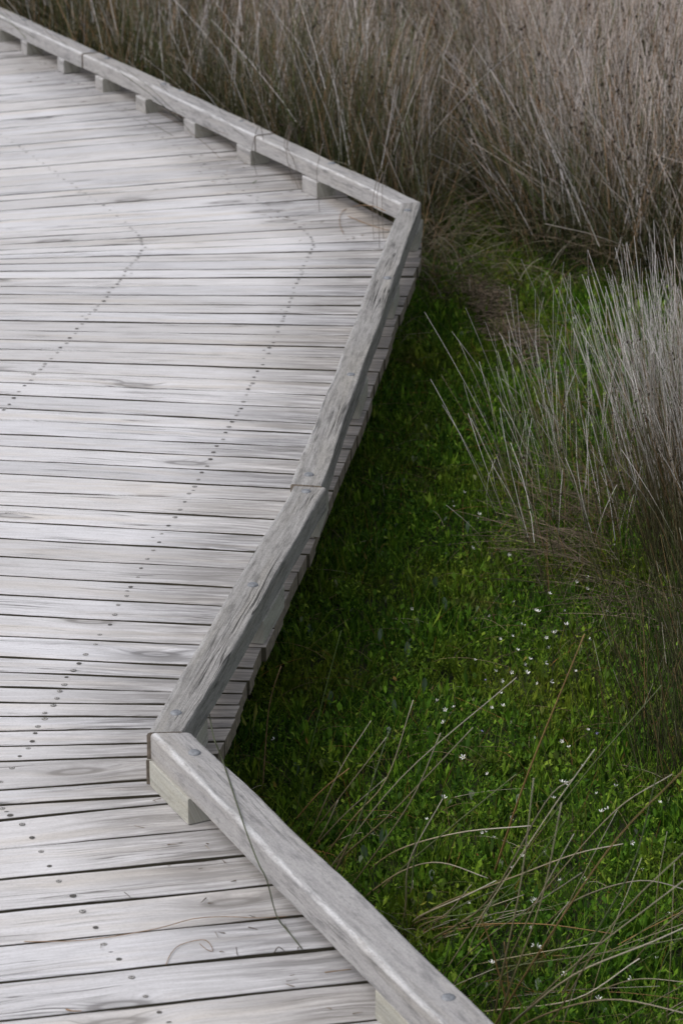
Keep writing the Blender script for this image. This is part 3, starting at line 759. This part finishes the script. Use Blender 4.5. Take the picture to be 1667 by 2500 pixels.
# --- brown litter patch
def litter(px, py, rx, ry, n, name, label):
    c = at(px, py, GZ)
    x = c.x+rng.normal(0, rx, n); y = c.y-(x-c.x)*3.2+rng.normal(0, ry, n)
    b = np.stack([x, y, GZ+height(x, y)+rng.uniform(.05, .11, n)], 1); a = rng.uniform(0, 6.28, n); L = rng.uniform(.02, .10, n)
    d = np.stack([np.cos(a), np.sin(a), rng.uniform(-.2, .25, n)], 1); tip = b+d*L[:, None]; ctrl = (b+tip)/2+rng.normal(0, .008, (n, 3))
    V, Q, t, si = stems_arrays(b, ctrl, tip, rng.uniform(.0015, .004, n), np.full(n, .0012), 3, 3)
    o = link(name, mesh_np(name, V, Q, {'t': t, 'rnd': rng.uniform(0, 1, n)[si]}), None, [M['litter']]); tag(o, label, 'litter', None, 'stuff')
litter(1205, 800, .05, .17, 1500, 'dead_litter', 'patch of brown dead stem litter on the green herbs')
litter(1285, 870, .035, .10, 250, 'dead_litter', 'small strip of brown litter nearer the rush clump')

# --- right hand rush clump
clump = empty('rush_clump', at(1640, 1400, GZ)); tag(clump, 'large clump of stiff pale rushes fanning out at the right side of the green herbs', 'rush clump')
CO = np.array(clump.location)
def rush_clump():
    nc, nl = 1900, 210; n = nc+nl
    c = CO
    a = rng.uniform(0, 6.28, n); r = np.sqrt(rng.uniform(0, 1, n))
    x = c[0]+.24+r*np.cos(a)*.32; y = c[1]+.02+r*np.sin(a)*.55
    L = np.clip(rng.normal(.93, .15, n)*(1+.14*noise2(x, y, 8, 41)), .45, 1.14)
    lx = r*np.cos(a)*.16+.10*noise2(x, y, 7, 42)+rng.normal(-.05, .11, n); ly = r*np.sin(a)*.15+rng.normal(0, .12, n)
    # loose stems on the left side of the clump
    left = np.zeros(n, bool); left[nc:] = True
    LP = np.array([tuple(at(rng.uniform(1270, 1530), rng.uniform(1130, 1500), GZ))[:2] for _ in range(nl)])
    x[left] = LP[:, 0]; y[left] = LP[:, 1]; lx[left] = -np.abs(rng.normal(.18, .20, nl))+.03; ly[left] = rng.normal(0, .22, nl); L[left] = rng.uniform(.40, .88, nl)
    b = np.stack([x, y, np.full(n, GZ)], 1)
    d = np.stack([lx, ly, np.ones(n)], 1); d /= np.linalg.norm(d, axis=1, keepdims=True)
    bend = rng.normal(0, .045, (n, 2))
    ctrl = b+d*L[:, None]*.5+np.stack([bend[:, 0], bend[:, 1], np.full(n, .02)], 1)
    tip = b+d*L[:, None]+rng.normal(0, .04, (n, 3))-np.array([0, 0, 1])*(np.abs(lx)*.10*L)[:, None]
    r0 = rng.uniform(.0010, .0019, n); r1 = rng.uniform(.0004, .0008, n); r0[left] *= .72
    rnd = rng.uniform(0, 1, n)
    order = np.argsort(b[:, 1]-1.2*np.abs(lx)); sel = order[:100]; rest = order[100:]
    # the hundred that stand out
    for i in np.concatenate([np.where(left)[0][:60], sel[:40]]):
        V, Q, t, si = stems_arrays(b[i:i+1]-c, ctrl[i:i+1]-c, tip[i:i+1]-c, r0[i:i+1], r1[i:i+1], 8, 4)
        link('stem', mesh_np('stem', V, Q, {'t': t, 'rnd': np.full(len(V), rnd[i])}), clump, [M['clump']])
    used = set(np.concatenate([np.where(left)[0][:60], sel[:40]]).tolist())
    rest = np.array([i for i in range(n) if i not in used])
    V, Q, t, si = stems_arrays(b[rest]-c, ctrl[rest]-c, tip[rest]-c, r0[rest], r1[rest], 6, 3)
    o = link('stems', mesh_np('stems', V, Q, {'t': t, 'rnd': rnd[rest][si]}), clump, [M['clump']]); o['kind'] = 'stuff'
    m = rng.uniform(0, 1, n) < .30
    s = rng.uniform(.55, .85, m.sum())[:, None]
    P = (1-s)**2*b[m]+2*s*(1-s)*ctrl[m]+s*s*tip[m]-c
    P = np.concatenate([P+rng.normal(0, .005, P.shape) for _ in range(3)])
    V, Fq = seeds_at(P, rng.uniform(.0015, .0038, len(P)))
    o = link('seed_heads', mesh_np('seed_heads', V, Fq), clump, [M['seed']]); o['kind'] = 'stuff'
    # matted dead stems round the foot
    n = 700
    a = rng.uniform(0, 6.28, n); r = rng.uniform(.6, 1.15, n)
    x = c[0]+.02+r*np.cos(a)*.40; y = c[1]-.02+r*np.sin(a)*.62
    b = np.stack([x, y, GZ+rng.uniform(.03, .16, n)], 1); aa = a+rng.normal(0, .9, n); L = rng.uniform(.12, .42, n)
    d = np.stack([np.cos(aa), np.sin(aa), rng.uniform(-.1, .35, n)], 1); tip = b+d*L[:, None]; ctrl = (b+tip)/2+rng.normal(0, .02, (n, 3))+np.array([0, 0, .03])
    V, Q, t, si = stems_arrays(b-c, ctrl-c, tip-c, rng.uniform(.0008, .0016, n), np.full(n, .0006), 4, 3)
    o = link('dead_mat', mesh_np('dead_mat', V, Q, {'t': t, 'rnd': rng.uniform(0, 1, n)[si]}), clump, [M['litter']]); o['kind'] = 'stuff'
rush_clump()

def dark_rushes():
    n = 620
    P = np.array([tuple(at(1800-abs(rng.normal(0, 150)), rng.uniform(1430, 1960), GZ))[:2] for _ in range(n)])
    b = np.stack([P[:, 0], P[:, 1], np.full(n, GZ)], 1); L = rng.uniform(.2, .55, n)
    d = np.stack([rng.normal(-.18, .2, n), rng.normal(0, .2, n), np.ones(n)], 1); tip = b+d*L[:, None]; ctrl = (b+tip)/2+rng.normal(0, .015, (n, 3))
    V, Q, t, si = stems_arrays(b, ctrl, tip, rng.uniform(.0012, .0019, n), np.full(n, .0007), 5, 3)
    o = link('young_rushes', mesh_np('young_rushes', V, Q, {'t': t*.42, 'rnd': rng.uniform(0, 1, n)[si]}), None, [M['arch']])
    tag(o, 'sparse dark green young rush stems at the right edge below the large clump', 'rushes', None, 'stuff')
dark_rushes()

# --- single stems traced one by one --------------------------------------------------
def smooth(pts, n=14):
    """Catmull-Rom through the points"""
    P = [pts[0]+(pts[0]-pts[1])]+list(pts)+[pts[-1]+(pts[-1]-pts[-2])]; out = []
    m = max(3, n//max(1, len(pts)-1))
    for i in range(1, len(P)-2):
        for k in range(m):
            s = k/m; a, b, c, d = P[i-1:i+3]
            out.append(.5*((2*b)+(c-a)*s+(2*a-5*b+4*c-d)*s*s+(3*b-a-3*c+d)*s**3))
    out.append(pts[-1]); return out
def tube(name, pts, r0, r1, mat, parent=None, org=Vector((0, 0, 0)), ns=6, rnd=None):
    pts = smooth([Vector(p) for p in pts], 20); n = len(pts); V, Fc, T = [], [], []
    for i, p in enumerate(pts):
        tg = (pts[min(i+1, n-1)]-pts[max(i-1, 0)]).normalized(); x = tg.cross(Vector((.3, .2, .9))).normalized(); y = tg.cross(x)
        r = r0+(r1-r0)*i/(n-1)
        for k in range(ns):
            a = k*math.tau/ns; V.append(p+x*r*math.cos(a)+y*r*math.sin(a)-org); T.append(i/(n-1))
    for i in range(n-1):
        for k in range(ns): Fc.append((i*ns+k, i*ns+(k+1) % ns, (i+1)*ns+(k+1) % ns, (i+1)*ns+k))
    Fc.append(tuple(range(ns))[::-1]); Fc.append(tuple((n-1)*ns+k for k in range(ns)))
    me = mk(name, V, Fc); me.polygons.foreach_set('use_smooth', [True]*len(me.polygons))
    for nm, vals in (('t', T), ('rnd', [rnd if rnd is not None else random.random()]*len(V))):
        a_ = me.attributes.new(nm, 'FLOAT', 'POINT'); a_.data.foreach_set('value', vals)
    return link(name, me, parent, [mat])

# near tuft beside the nearest rail: stems given as pixel paths, base first
tuft = empty('rush_tuft', at(1020, 2380, GZ)); tag(tuft, 'sparse tuft of long leaning rush stems growing beside the nearest kerb rail', 'rush tuft')
TO = Vector(tuft.location)
def stem_px(path, root, lean, r0=.0028, r1=.0012, mat=None, parent=tuft, org=TO, rnd=None, name='stem'):
    """root = pixel of the base on the ground; path pixels ordered up the stem; lean = metres towards (+) or from the viewer at the tip"""
    R = at(root[0], root[1], GZ); tot = math.hypot(path[-1][0]-root[0], path[-1][1]-root[1]); pts = [R]
    for p in path:
        f = math.hypot(p[0]-root[0], p[1]-root[1])/tot
        pts.append(atY(p[0], p[1], R.y-lean*f))
    return tube(name, pts, r0, r1, mat or M['near'], parent, org, rnd=rnd)
S = [([(790, 2140), (978, 1900), (1260, 1654)], (770, 2170), .35), ([(810, 2115), (940, 2000), (1037, 1900), (1154, 1776)], (780, 2150), .3), ([(860, 2000), (944, 1900), (1008, 1710)], (765, 2130), .3),
     ([(880, 1990), (949, 1786)], (790, 2190), .3), ([(713, 2012), (780, 1935), (852, 1876)], (690, 2045), .1), ([(754, 2045), (850, 1920), (943, 1800)], (730, 2080), .2),
     ([(767, 2068), (800, 2010), (825, 1954)], (755, 2095), .1), ([(765, 2070), (850, 1980), (943, 1898)], (745, 2095), .2), ([(830, 1880), (905, 1760)], (748, 2060), .3),
     ([(1284, 1900), (1426, 1548)], (1200, 2150), .7), ([(1419, 1900), (1614, 1673)], (1260, 2110), .6), ([(896, 2186), (985, 2125), (1075, 2106), (1190, 2144)], (860, 2230), .2),
     ([(968, 2077), (1120, 2033), (1294, 2016)], (870, 2150), .3), ([(1300, 2220), (1400, 2036)], (1225, 2380), .4), ([(1100, 2350), (1330, 2000), (1450, 1830)], (1060, 2420), .4),
     ([(1010, 2100), (1017, 2019)], (997, 2260), .1), ([(1005, 2190), (1008, 2150)], (995, 2260), .05), ([(1070, 2211), (1230, 2150), (1400, 2086), (1520, 2060)], (985, 2275), .2),
     ([(1080, 2265), (1300, 2255), (1500, 2280)], (985, 2300), .2), ([(1195, 2300), (1173, 2237)], (1250, 2495), .1), ([(1240, 2400), (1230, 2300)], (1245, 2500), .1),
     ([(1020, 2240), (1130, 2190), (1210, 2150)], (985, 2285), .2), ([(1030, 2245), (1180, 2220), (1300, 2110), (1380, 2000)], (985, 2290), .4), ([(1060, 2290), (1190, 2200), (1330, 1960), (1400, 1900)], (1010, 2330), .5),
     ([(1100, 2370), (1200, 2280), (1420, 2130)], (1060, 2400), .4), ([(1240, 2360), (1450, 2330), (1667, 2290)], (1110, 2390), .3), ([(1270, 2480), (1420, 2340), (1667, 2150)], (1200, 2560), .6),
     ([(1260, 2490), (1400, 2380), (1590, 2300), (1700, 2250)], (1190, 2560), .5), ([(1280, 2500), (1480, 2440), (1700, 2480)], (1200, 2590), .4), ([(1230, 2450), (1320, 2200), (1370, 1960)], (1210, 2570), .6),
     ([(1250, 2430), (1480, 2080), (1667, 1880)], (1180, 2560), .8), ([(1220, 2400), (1270, 2160), (1302, 1900)], (1200, 2540), .6), ([(1350, 2490), (1500, 2250), (1690, 2060)], (1280, 2600), .7),
     ([(1130, 2420), (1190, 2370), (1230, 2330)], (1095, 2455), .1), ([(1030, 2260), (1090, 2230), (1150, 2160)], (990, 2300), .2), ([(990, 2210), (1000, 2100), (1080, 1950)], (980, 2280), .3),
     ([(1140, 2360), (1290, 2330), (1470, 2300)], (1080, 2380), .2), ([(960, 2140), (1100, 2020), (1260, 1890)], (890, 2220), .4), ([(860, 2160), (1000, 1960), (1075, 1790)], (820, 2210), .4),
     ([(1460, 2420), (1560, 2390), (1690, 2400)], (1380, 2460), .2), ([(1340, 2160), (1500, 1980), (1640, 1890)], (1230, 2300), .4), ([(1410, 2350), (1540, 2120), (1600, 1900)], (1350, 2480), .4),
     ([(1400, 2200), (1560, 2150), (1700, 2180)], (1300, 2290), .2), ([(1180, 2470), (1400, 2440), (1560, 2340)], (1130, 2500), .2)]
for path, root, lean in S: stem_px(path, root, lean, r0=random.uniform(.0022, .0036), r1=random.uniform(.0010, .0016))
for k in range(42):
    bx_, by_ = random.uniform(1010, 1660), random.uniform(2230, 2640)
    if by_ < 2250+(bx_-990)*.2: by_ += 120
    L_ = random.uniform(160, 480); a_ = random.gauss(.75, .4)
    m_ = (bx_+L_*.5*math.sin(a_)+random.uniform(-12, 12), by_-L_*.5*math.cos(a_)); e_ = (bx_+L_*math.sin(a_)+random.uniform(0, 30), by_-L_*math.cos(a_)+random.uniform(0, 40))
    stem_px([m_, e_], (bx_, by_), random.uniform(0, .3), r0=random.uniform(.0011, .0022), r1=.0007, rnd=random.choice([.12, .3, .5, .7, .9])*random.uniform(.9, 1.1))
# short broken stems at the foot of the tuft
for k in range(34):
    a = random.uniform(-2.6, .6); p = at(1010+random.gauss(0, 16), 2310+random.gauss(0, 22), GZ+.02); L = random.uniform(.1, .3)
    d = Vector((math.cos(a), .6*math.sin(a)+.3, random.uniform(.1, .7)))
    tube('stem', [p, p+d*L*.5+Vector((0, 0, .02)), p+d*L], .0018, .001, M['near'], tuft, TO, 4)

def lone(name, label, cat, pts, r0, r1, mat, group=None):
    b = pts[0]; o = tube(name, pts, r0, r1, mat, None, b); o.location = b
    return tag(o, label, cat, group or {'dry stem': 'loose dry stems lying on the deck boards', 'grass stem': 'single stems beside or over the rails'}.get(cat))
# stems standing by the boards
R = at(636, 1960, GZ)
lone('grass_stem', 'dry straw coloured stem standing by board ends above the near rail', 'grass stem', [R, atY(640, 1938, R.y-.02), atY(653, 1760, R.y-.05), atY(665, 1690, R.y-.07), atY(686, 1627, R.y-.1)], .0022, .0012, M['brownstem'])
R = at(712, 2035, GZ)
lone('grass_stem', 'thin straight green stem standing right of the straw coloured one', 'grass stem', [R, atY(735, 1930, R.y-.05), atY(780, 1740, R.y-.15), atY(833, 1539, R.y-.3)], .0016, .0008, M['stalk'])
# green stem bent over the near rail on to the deck
Y0 = at(544, 1860, RT).y
lone('bent_stem', 'dark green stem bent over the nearest kerb rail down to the deck', 'grass stem',
     [at(512, 1745, RT-.10), atY(522, 1800, Y0+.02), at(544, 1857, RT+.004), at(596, 2015, RT+.008), at(630, 2105, RT-.02), at(652, 2150, .095), at(675, 2235, .012), at(705, 2275, .008), at(738, 2317, .006)][::-1], .0014, .0022, M['greenstem'])
lone('dry_stem', 'long thin brown stem lying across the near boards', 'dry stem', [at(x, y, .006) for x, y in [(60, 2299), (210, 2295), (379, 2268), (473, 2243), (560, 2238), (625, 2241), (700, 2237)]], .0012, .0008, M['brownstem'])
lone('curled_fibre', 'curled tan fibre looped on a near board', 'dry stem', [at(x, y, .005) for x, y in [(406, 2355), (418, 2328), (442, 2306), (495, 2294), (514, 2306), (519, 2322), (505, 2318), (488, 2304)]], .0010, .0007, M['brownstem'])
lone('dry_stem', 'short straight tan splinter lying under the nearest kerb rail', 'dry stem', [at(793, 2374, .004), at(857, 2366, .004)], .0014, .001, M['brownstem'])
lone('dry_stem', 'tiny dark twig stub standing in a board gap left of the bent stem', 'dry stem', [at(582, 2337, -.01), at(579, 2326, .012), at(577, 2312, .03)], .0014, .001, M['greystem'])
lone('dry_stem', 'small brown leaf curl in a board gap by the nearest rail', 'dry stem', [at(670, 2325, .0), at(680, 2312, .02), at(695, 2322, .005)], .0014, .001, M['greystem'])
lone('dry_stem', 'short dark twig poking from the gap beyond the brown stem', 'dry stem', [at(304, 2178, .004), at(312, 2184, .004), at(319, 2191, .001)], .001, .0008, M['greystem'])
lone('dry_stem', 'pale husk splinter on the left part of the near boards', 'dry stem', [at(162, 2464, .004), at(178, 2468, .006), at(200, 2468, .004)], .002, .001, M['brownstem'])
# stems drooping over the far rail
dr = [([(780, 518), (777, 480), (773, 430), (776, 400)], 'straight dark stem hanging over the far rail, nearest its last block'), ([(936, 582), (933, 520), (934, 452)], 'long dark stem hanging at the far corner, reaching lowest'),
      ([(912, 585), (909, 520), (913, 470)], 'dark stem hanging just left of the far corner'), ([(926, 606), (925, 560), (920, 480)], 'thin dark stem hanging down on the boards by the far corner'),
      ([(838, 571), (829, 545), (834, 518), (866, 503), (910, 503), (940, 515)], 'arched brown stem looped over the boards near the far corner'),
      ([(950, 563), (900, 548), (850, 528)], 'thin brown stem lying flat from under the arched one'),
      ([(738, 468), (728, 430), (716, 390), (700, 352)], 'dark stem drooping over the far rail in a small bunch, right one'), ([(730, 462), (712, 420), (704, 380), (694, 350)], 'dark stem drooping over the far rail in a small bunch, left one'),
      ([(627, 428), (621, 400), (616, 360)], 'thin grey stem hanging beside the second block from the far corner'), ([(715, 445), (706, 410), (700, 365)], 'short dark stem drooping in the middle of the small bunch')]
for path, lb in dr:
    pts = []; n = len(path)
    for k, (x, y) in enumerate(path):
        z = .006 if 'flat' in lb or 'arched' in lb and k < 4 else .006+(.175*(k/(n-1)))
        pts.append(at(x, y, z if k else .006))
    if not ('flat' in lb or 'arched' in lb):
        e = pts[-1]; pts.append(e+Vector((.03, .18, .06))); pts.append(e+Vector((.05, .34, -.1)))
    lone('drooping_stem', lb, 'grass stem', pts, .0011, .0017, M['greystem'] if 'brown' not in lb else M['brownstem'])
def debris():
    P = []
    for _ in range(70):
        f = rng.uniform(0, .55); q = Cw[0].lerp(Cw[-1], f)-nC*abs(rng.normal(.22, .12)); P.append((q.x, q.y))
    for _ in range(34):
        f = rng.uniform(0, 1); q = DI0.lerp(DI1, f)-nD*abs(rng.normal(.05, .1)); P.append((q.x, q.y))
    n = len(P); P = np.array(P); b = np.stack([P[:, 0], P[:, 1], np.full(n, .004)], 1); a = rng.uniform(0, 6.28, n); L = rng.uniform(.006, .03, n)
    tip = b+np.stack([np.cos(a), np.sin(a), rng.uniform(0, .15, n)], 1)*L[:, None]; ctrl = (b+tip)/2+rng.normal(0, .003, (n, 3))*[1, 1, .3]
    V, Q, t, si = stems_arrays(b, ctrl, tip, rng.uniform(.0008, .0022, n), np.full(n, .0006), 3, 3)
    o = link('plant_debris', mesh_np('plant_debris', V, Q, {'t': t, 'rnd': rng.uniform(0, 1, n)[si]}), None, [M['litter']])
    tag(o, 'scattered tiny brown plant bits on the boards along the kerb rails', 'debris', None, 'stuff')
debris()
lone('small_weed', 'tiny green weed sprig growing from a gap between far boards', 'weed', [at(618, 450, -.01), at(620, 445, .01), at(628, 440, .03)], .003, .001, M['stalk'])

# ---------------------------------------------------------------- flowers
def flower_mesh():
    V, Fc, mi = [], [], []
    for k in range(5):
        a = k*math.tau/5; b = len(V)
        def P(r, o_, z): return (r*math.cos(a)-o_*math.sin(a), r*math.sin(a)+o_*math.cos(a), z)
        V += [P(.0015, -.0006, .0), P(.0015, .0006, .0), P(.0052, -.0022, .0035), P(.0052, .0022, .0035), P(.0082, -.0018, .0068), P(.0082, .0018, .0068), P(.0096, 0, .0078)]
        Fc += [(b, b+2, b+3, b+1), (b+2, b+4, b+5, b+3), (b+4, b+6, b+5)]; mi += [0, 0, 0]
    b = len(V); V.append((0, 0, .003))
    for k in range(6): V.append((.002*math.cos(k), .002*math.sin(k), .0012))
    for k in range(6): Fc.append((b, b+1+k, b+1+(k+1) % 6)); mi.append(1)
    return V, Fc, mi
V, Fc, mi = flower_mesh()
fme = mk('white_flower', V, Fc, mi); fme.materials.append(M['petal']); fme.materials.append(M['flowereye'])
lme = mk('lilac_flower', V, Fc, mi); lme.materials.append(M['lilac']); lme.materials.append(M['flowereye'])
Vs, Fs = [], []
for k in range(4):
    a = k*math.tau/4; Vs += [(.0007*math.cos(a), .0007*math.sin(a), 0), (.001*math.cos(a), .001*math.sin(a), -.06)]
for k in range(4): Fs.append((2*k, 2*((k+1) % 4), 2*((k+1) % 4)+1, 2*k+1))
sme = mk('stem', Vs, Fs); sme.materials.append(M['stalk'])
def flower(px, py, me, name, label, cat, group, s=1.0):
    p = at(px, py, GZ+.095+random.uniform(-.02, .012))
    o = link(name, me); o.location = p; o.rotation_euler = (random.uniform(-.2, 1.2), random.uniform(-.6, .6), random.uniform(0, 6)); o.scale = (s,)*3
    tag(o, label, cat, group)
    c = link('stem', sme, o); c.rotation_euler = (0, 0, 0)
    # stem hangs straight down in the world
    c.matrix_parent_inverse = o.rotation_euler.to_matrix().to_4x4().inverted()
FL = [(1066, 1712), (1086, 1733), (1082, 1766), (1220, 1693), (1228, 1725), (1199, 1729), (1158, 1612), (1220, 1561), (1249, 1553), (1313, 1495), (1306, 1492), (1272, 1524), (1281, 1527), (1379, 1492), (1382, 1526), (1350, 1547), (1355, 1540), (1333, 1558),
      (1340, 1583), (1436, 1411), (1431, 1438), (1404, 1421), (1437, 1561), (1480, 1493), (1279, 1622), (1249, 1641), (1285, 1644), (1223, 1662), (1312, 1669), (1343, 1665), (1304, 1803), (1370, 1811), (1388, 1825), (1435, 1783), (1242, 1360), (1152, 1339),
      (1168, 1257), (1005, 1486), (1499, 1331), (1082, 1949), (1042, 2001), (1245, 1999), (1176, 2033), (1186, 2032), (1204, 2045), (1329, 2080), (1367, 2150), (1296, 2195), (1305, 2196), (1144, 2206), (1294, 2266), (1209, 2275), (1303, 2308), (1311, 2312), (1198, 2242),
      (1370, 1911), (1377, 1911), (1200, 2353), (1541, 2057), (1648, 2059), (1568, 2126), (1483, 1977), (1456, 1938), (1559, 2298), (1467, 1983), (1108, 1727), (1088, 576), (1110, 558), (1128, 565), (1130, 628), (1231, 546), (1397, 777), (1132, 1203), (1108, 1237), (1104, 1225), (1165, 1265), (670, 1805), (1240, 1354), (1292, 1610), (1262, 1588), (1210, 1640), (1330, 1620), (1405, 1640), (1255, 1470), (1340, 1450), (1195, 1505), (1420, 1870), (1350, 1950), (1500, 1920), (1610, 1960), (1275, 2090), (1425, 2150), (1520, 2210), (1600, 2340), (1380, 2380), (1460, 2440), (1250, 2120), (1130, 1850), (1190, 1890), (1540, 2390), (1630, 2230)]
for x, y in FL:
    if y < 900: lb = 'small white flower in the far green strip below the rush bed'
    elif y < 1400: lb = 'small white flower on the herbs left of the large rush clump foot'
    elif y < 1860: lb = 'small white flower in the middle flower patch of the green herb carpet'
    else: lb = 'small white flower on the herbs among the near leaning rush stems'
    flower(x, y, fme, 'white_flower', lb, 'flower', 'white flowers dotted over the green herbs', random.uniform(.5, 1.05))
for x, y, lb in [(1186, 1661, 'tiny lilac flower left of the white flower group'), (1458, 1792, 'tiny lilac flower at the right by the dark stems'), (1175, 1786, 'tiny lilac flower below the middle white flowers')]:
    flower(x, y, lme, 'lilac_flower', lb, 'flower', None, .55)

# ---------------------------------------------------------------- spoon shaped leaves standing above the carpet
def spoon_mesh():
    V, Fc = [], []; prof = [(0, .0012), (.02, .0015), (.032, .005), (.045, .0095), (.058, .011), (.07, .0085), (.078, .003)]
    for z, w in prof:
        c = .25*w
        V += [(-w, -c, z), (0, c*.6, z), (w, -c, z)]
    for i in range(len(prof)-1):
        for k in range(2): Fc.append((3*i+k, 3*i+k+1, 3*i+3+k+1, 3*i+3+k))
    me = mk('blade', V, Fc); me.polygons.foreach_set('use_smooth', [True]*len(me.polygons)); me.materials.append(M['spoon']); return me
sp = spoon_mesh()
for x, y, sc_, lb in [(726, 1893, 1.0, 'beside the straw coloured stem above the near rail'), (765, 1556, .95, 'in the dark herbs left of the thin green stem'), (805, 1716, .85, 'right of the thin green stem'), (932, 2073, 1.15, 'behind the near stems, largest and dark grey green'), (894, 2102, 1.0, 'just outside the near rail, brighter green'),
                      (1039, 2207, .9, 'among the near leaning stems, pale'), (1061, 1430, .9, 'in the middle of the dark herbs'), (993, 1605, 1.0, 'left of the middle flowers, broad and grey'), (1032, 1685, .9, 'just above the leftmost white flowers'), (964, 1732, .75, 'left of the leftmost white flowers'),
                      (1090, 1482, .8, 'upright below the dark middle leaf'), (1140, 1290, .7, 'left of the clump foot'), (925, 1560, .8, 'close to the shaded board ends')]:
    p = at(x, y, GZ+.06); p.z = GZ+.03
    o = link('spoon_leaf', sp); o.location = p; o.scale = (sc_,)*3; o.rotation_euler = (random.uniform(-.45, .2), random.uniform(-.2, .2), random.uniform(-.5, .5))
    tag(o, 'spoon shaped grey green leaf '+lb, 'leaf', 'spoon shaped leaves standing above the herbs')

# ---------------------------------------------------------------- light: overcast
w = bpy.data.worlds.new('World'); sc.world = w; w.use_nodes = True
nt = w.node_tree; bg = nt.nodes['Background']
sky = nt.nodes.new('ShaderNodeTexSky'); sky.sky_type = 'NISHITA'; sky.sun_disc = False
EL, AZ = math.radians(53), math.radians(-115)       # high, from the left and slightly behind the camera
sky.sun_elevation = EL; sky.sun_rotation = AZ; sky.air_density = 1.0; sky.dust_density = 4.0; sky.ozone_density = 1.0
hs = nt.nodes.new('ShaderNodeHueSaturation'); hs.inputs['Saturation'].default_value = .30
nt.links.new(sky.outputs[0], hs.inputs['Color']); nt.links.new(hs.outputs[0], bg.inputs[0]); bg.inputs[1].default_value = .13
su = bpy.data.lights.new('sun', 'SUN'); su.energy = .85; su.angle = math.radians(40); su.color = (1, .98, .96)
so = bpy.data.objects.new('sun', su); COL.objects.link(so)
sd = Vector((math.sin(AZ)*math.cos(EL), math.cos(AZ)*math.cos(EL), math.sin(EL)))
so.rotation_euler = sd.to_track_quat('Z', 'Y').to_euler()
sc.view_settings.view_transform = 'Standard'; sc.view_settings.look = 'None'; sc.view_settings.gamma = 1
sc.view_settings.exposure = 0.24
sc.render.engine = 'CYCLES'; sc.cycles.max_bounces = 5; sc.cycles.diffuse_bounces = 3; sc.cycles.transmission_bounces = 2; sc.cycles.transparent_max_bounces = 4
print('boards', nb, 'objects', len(bpy.data.objects))
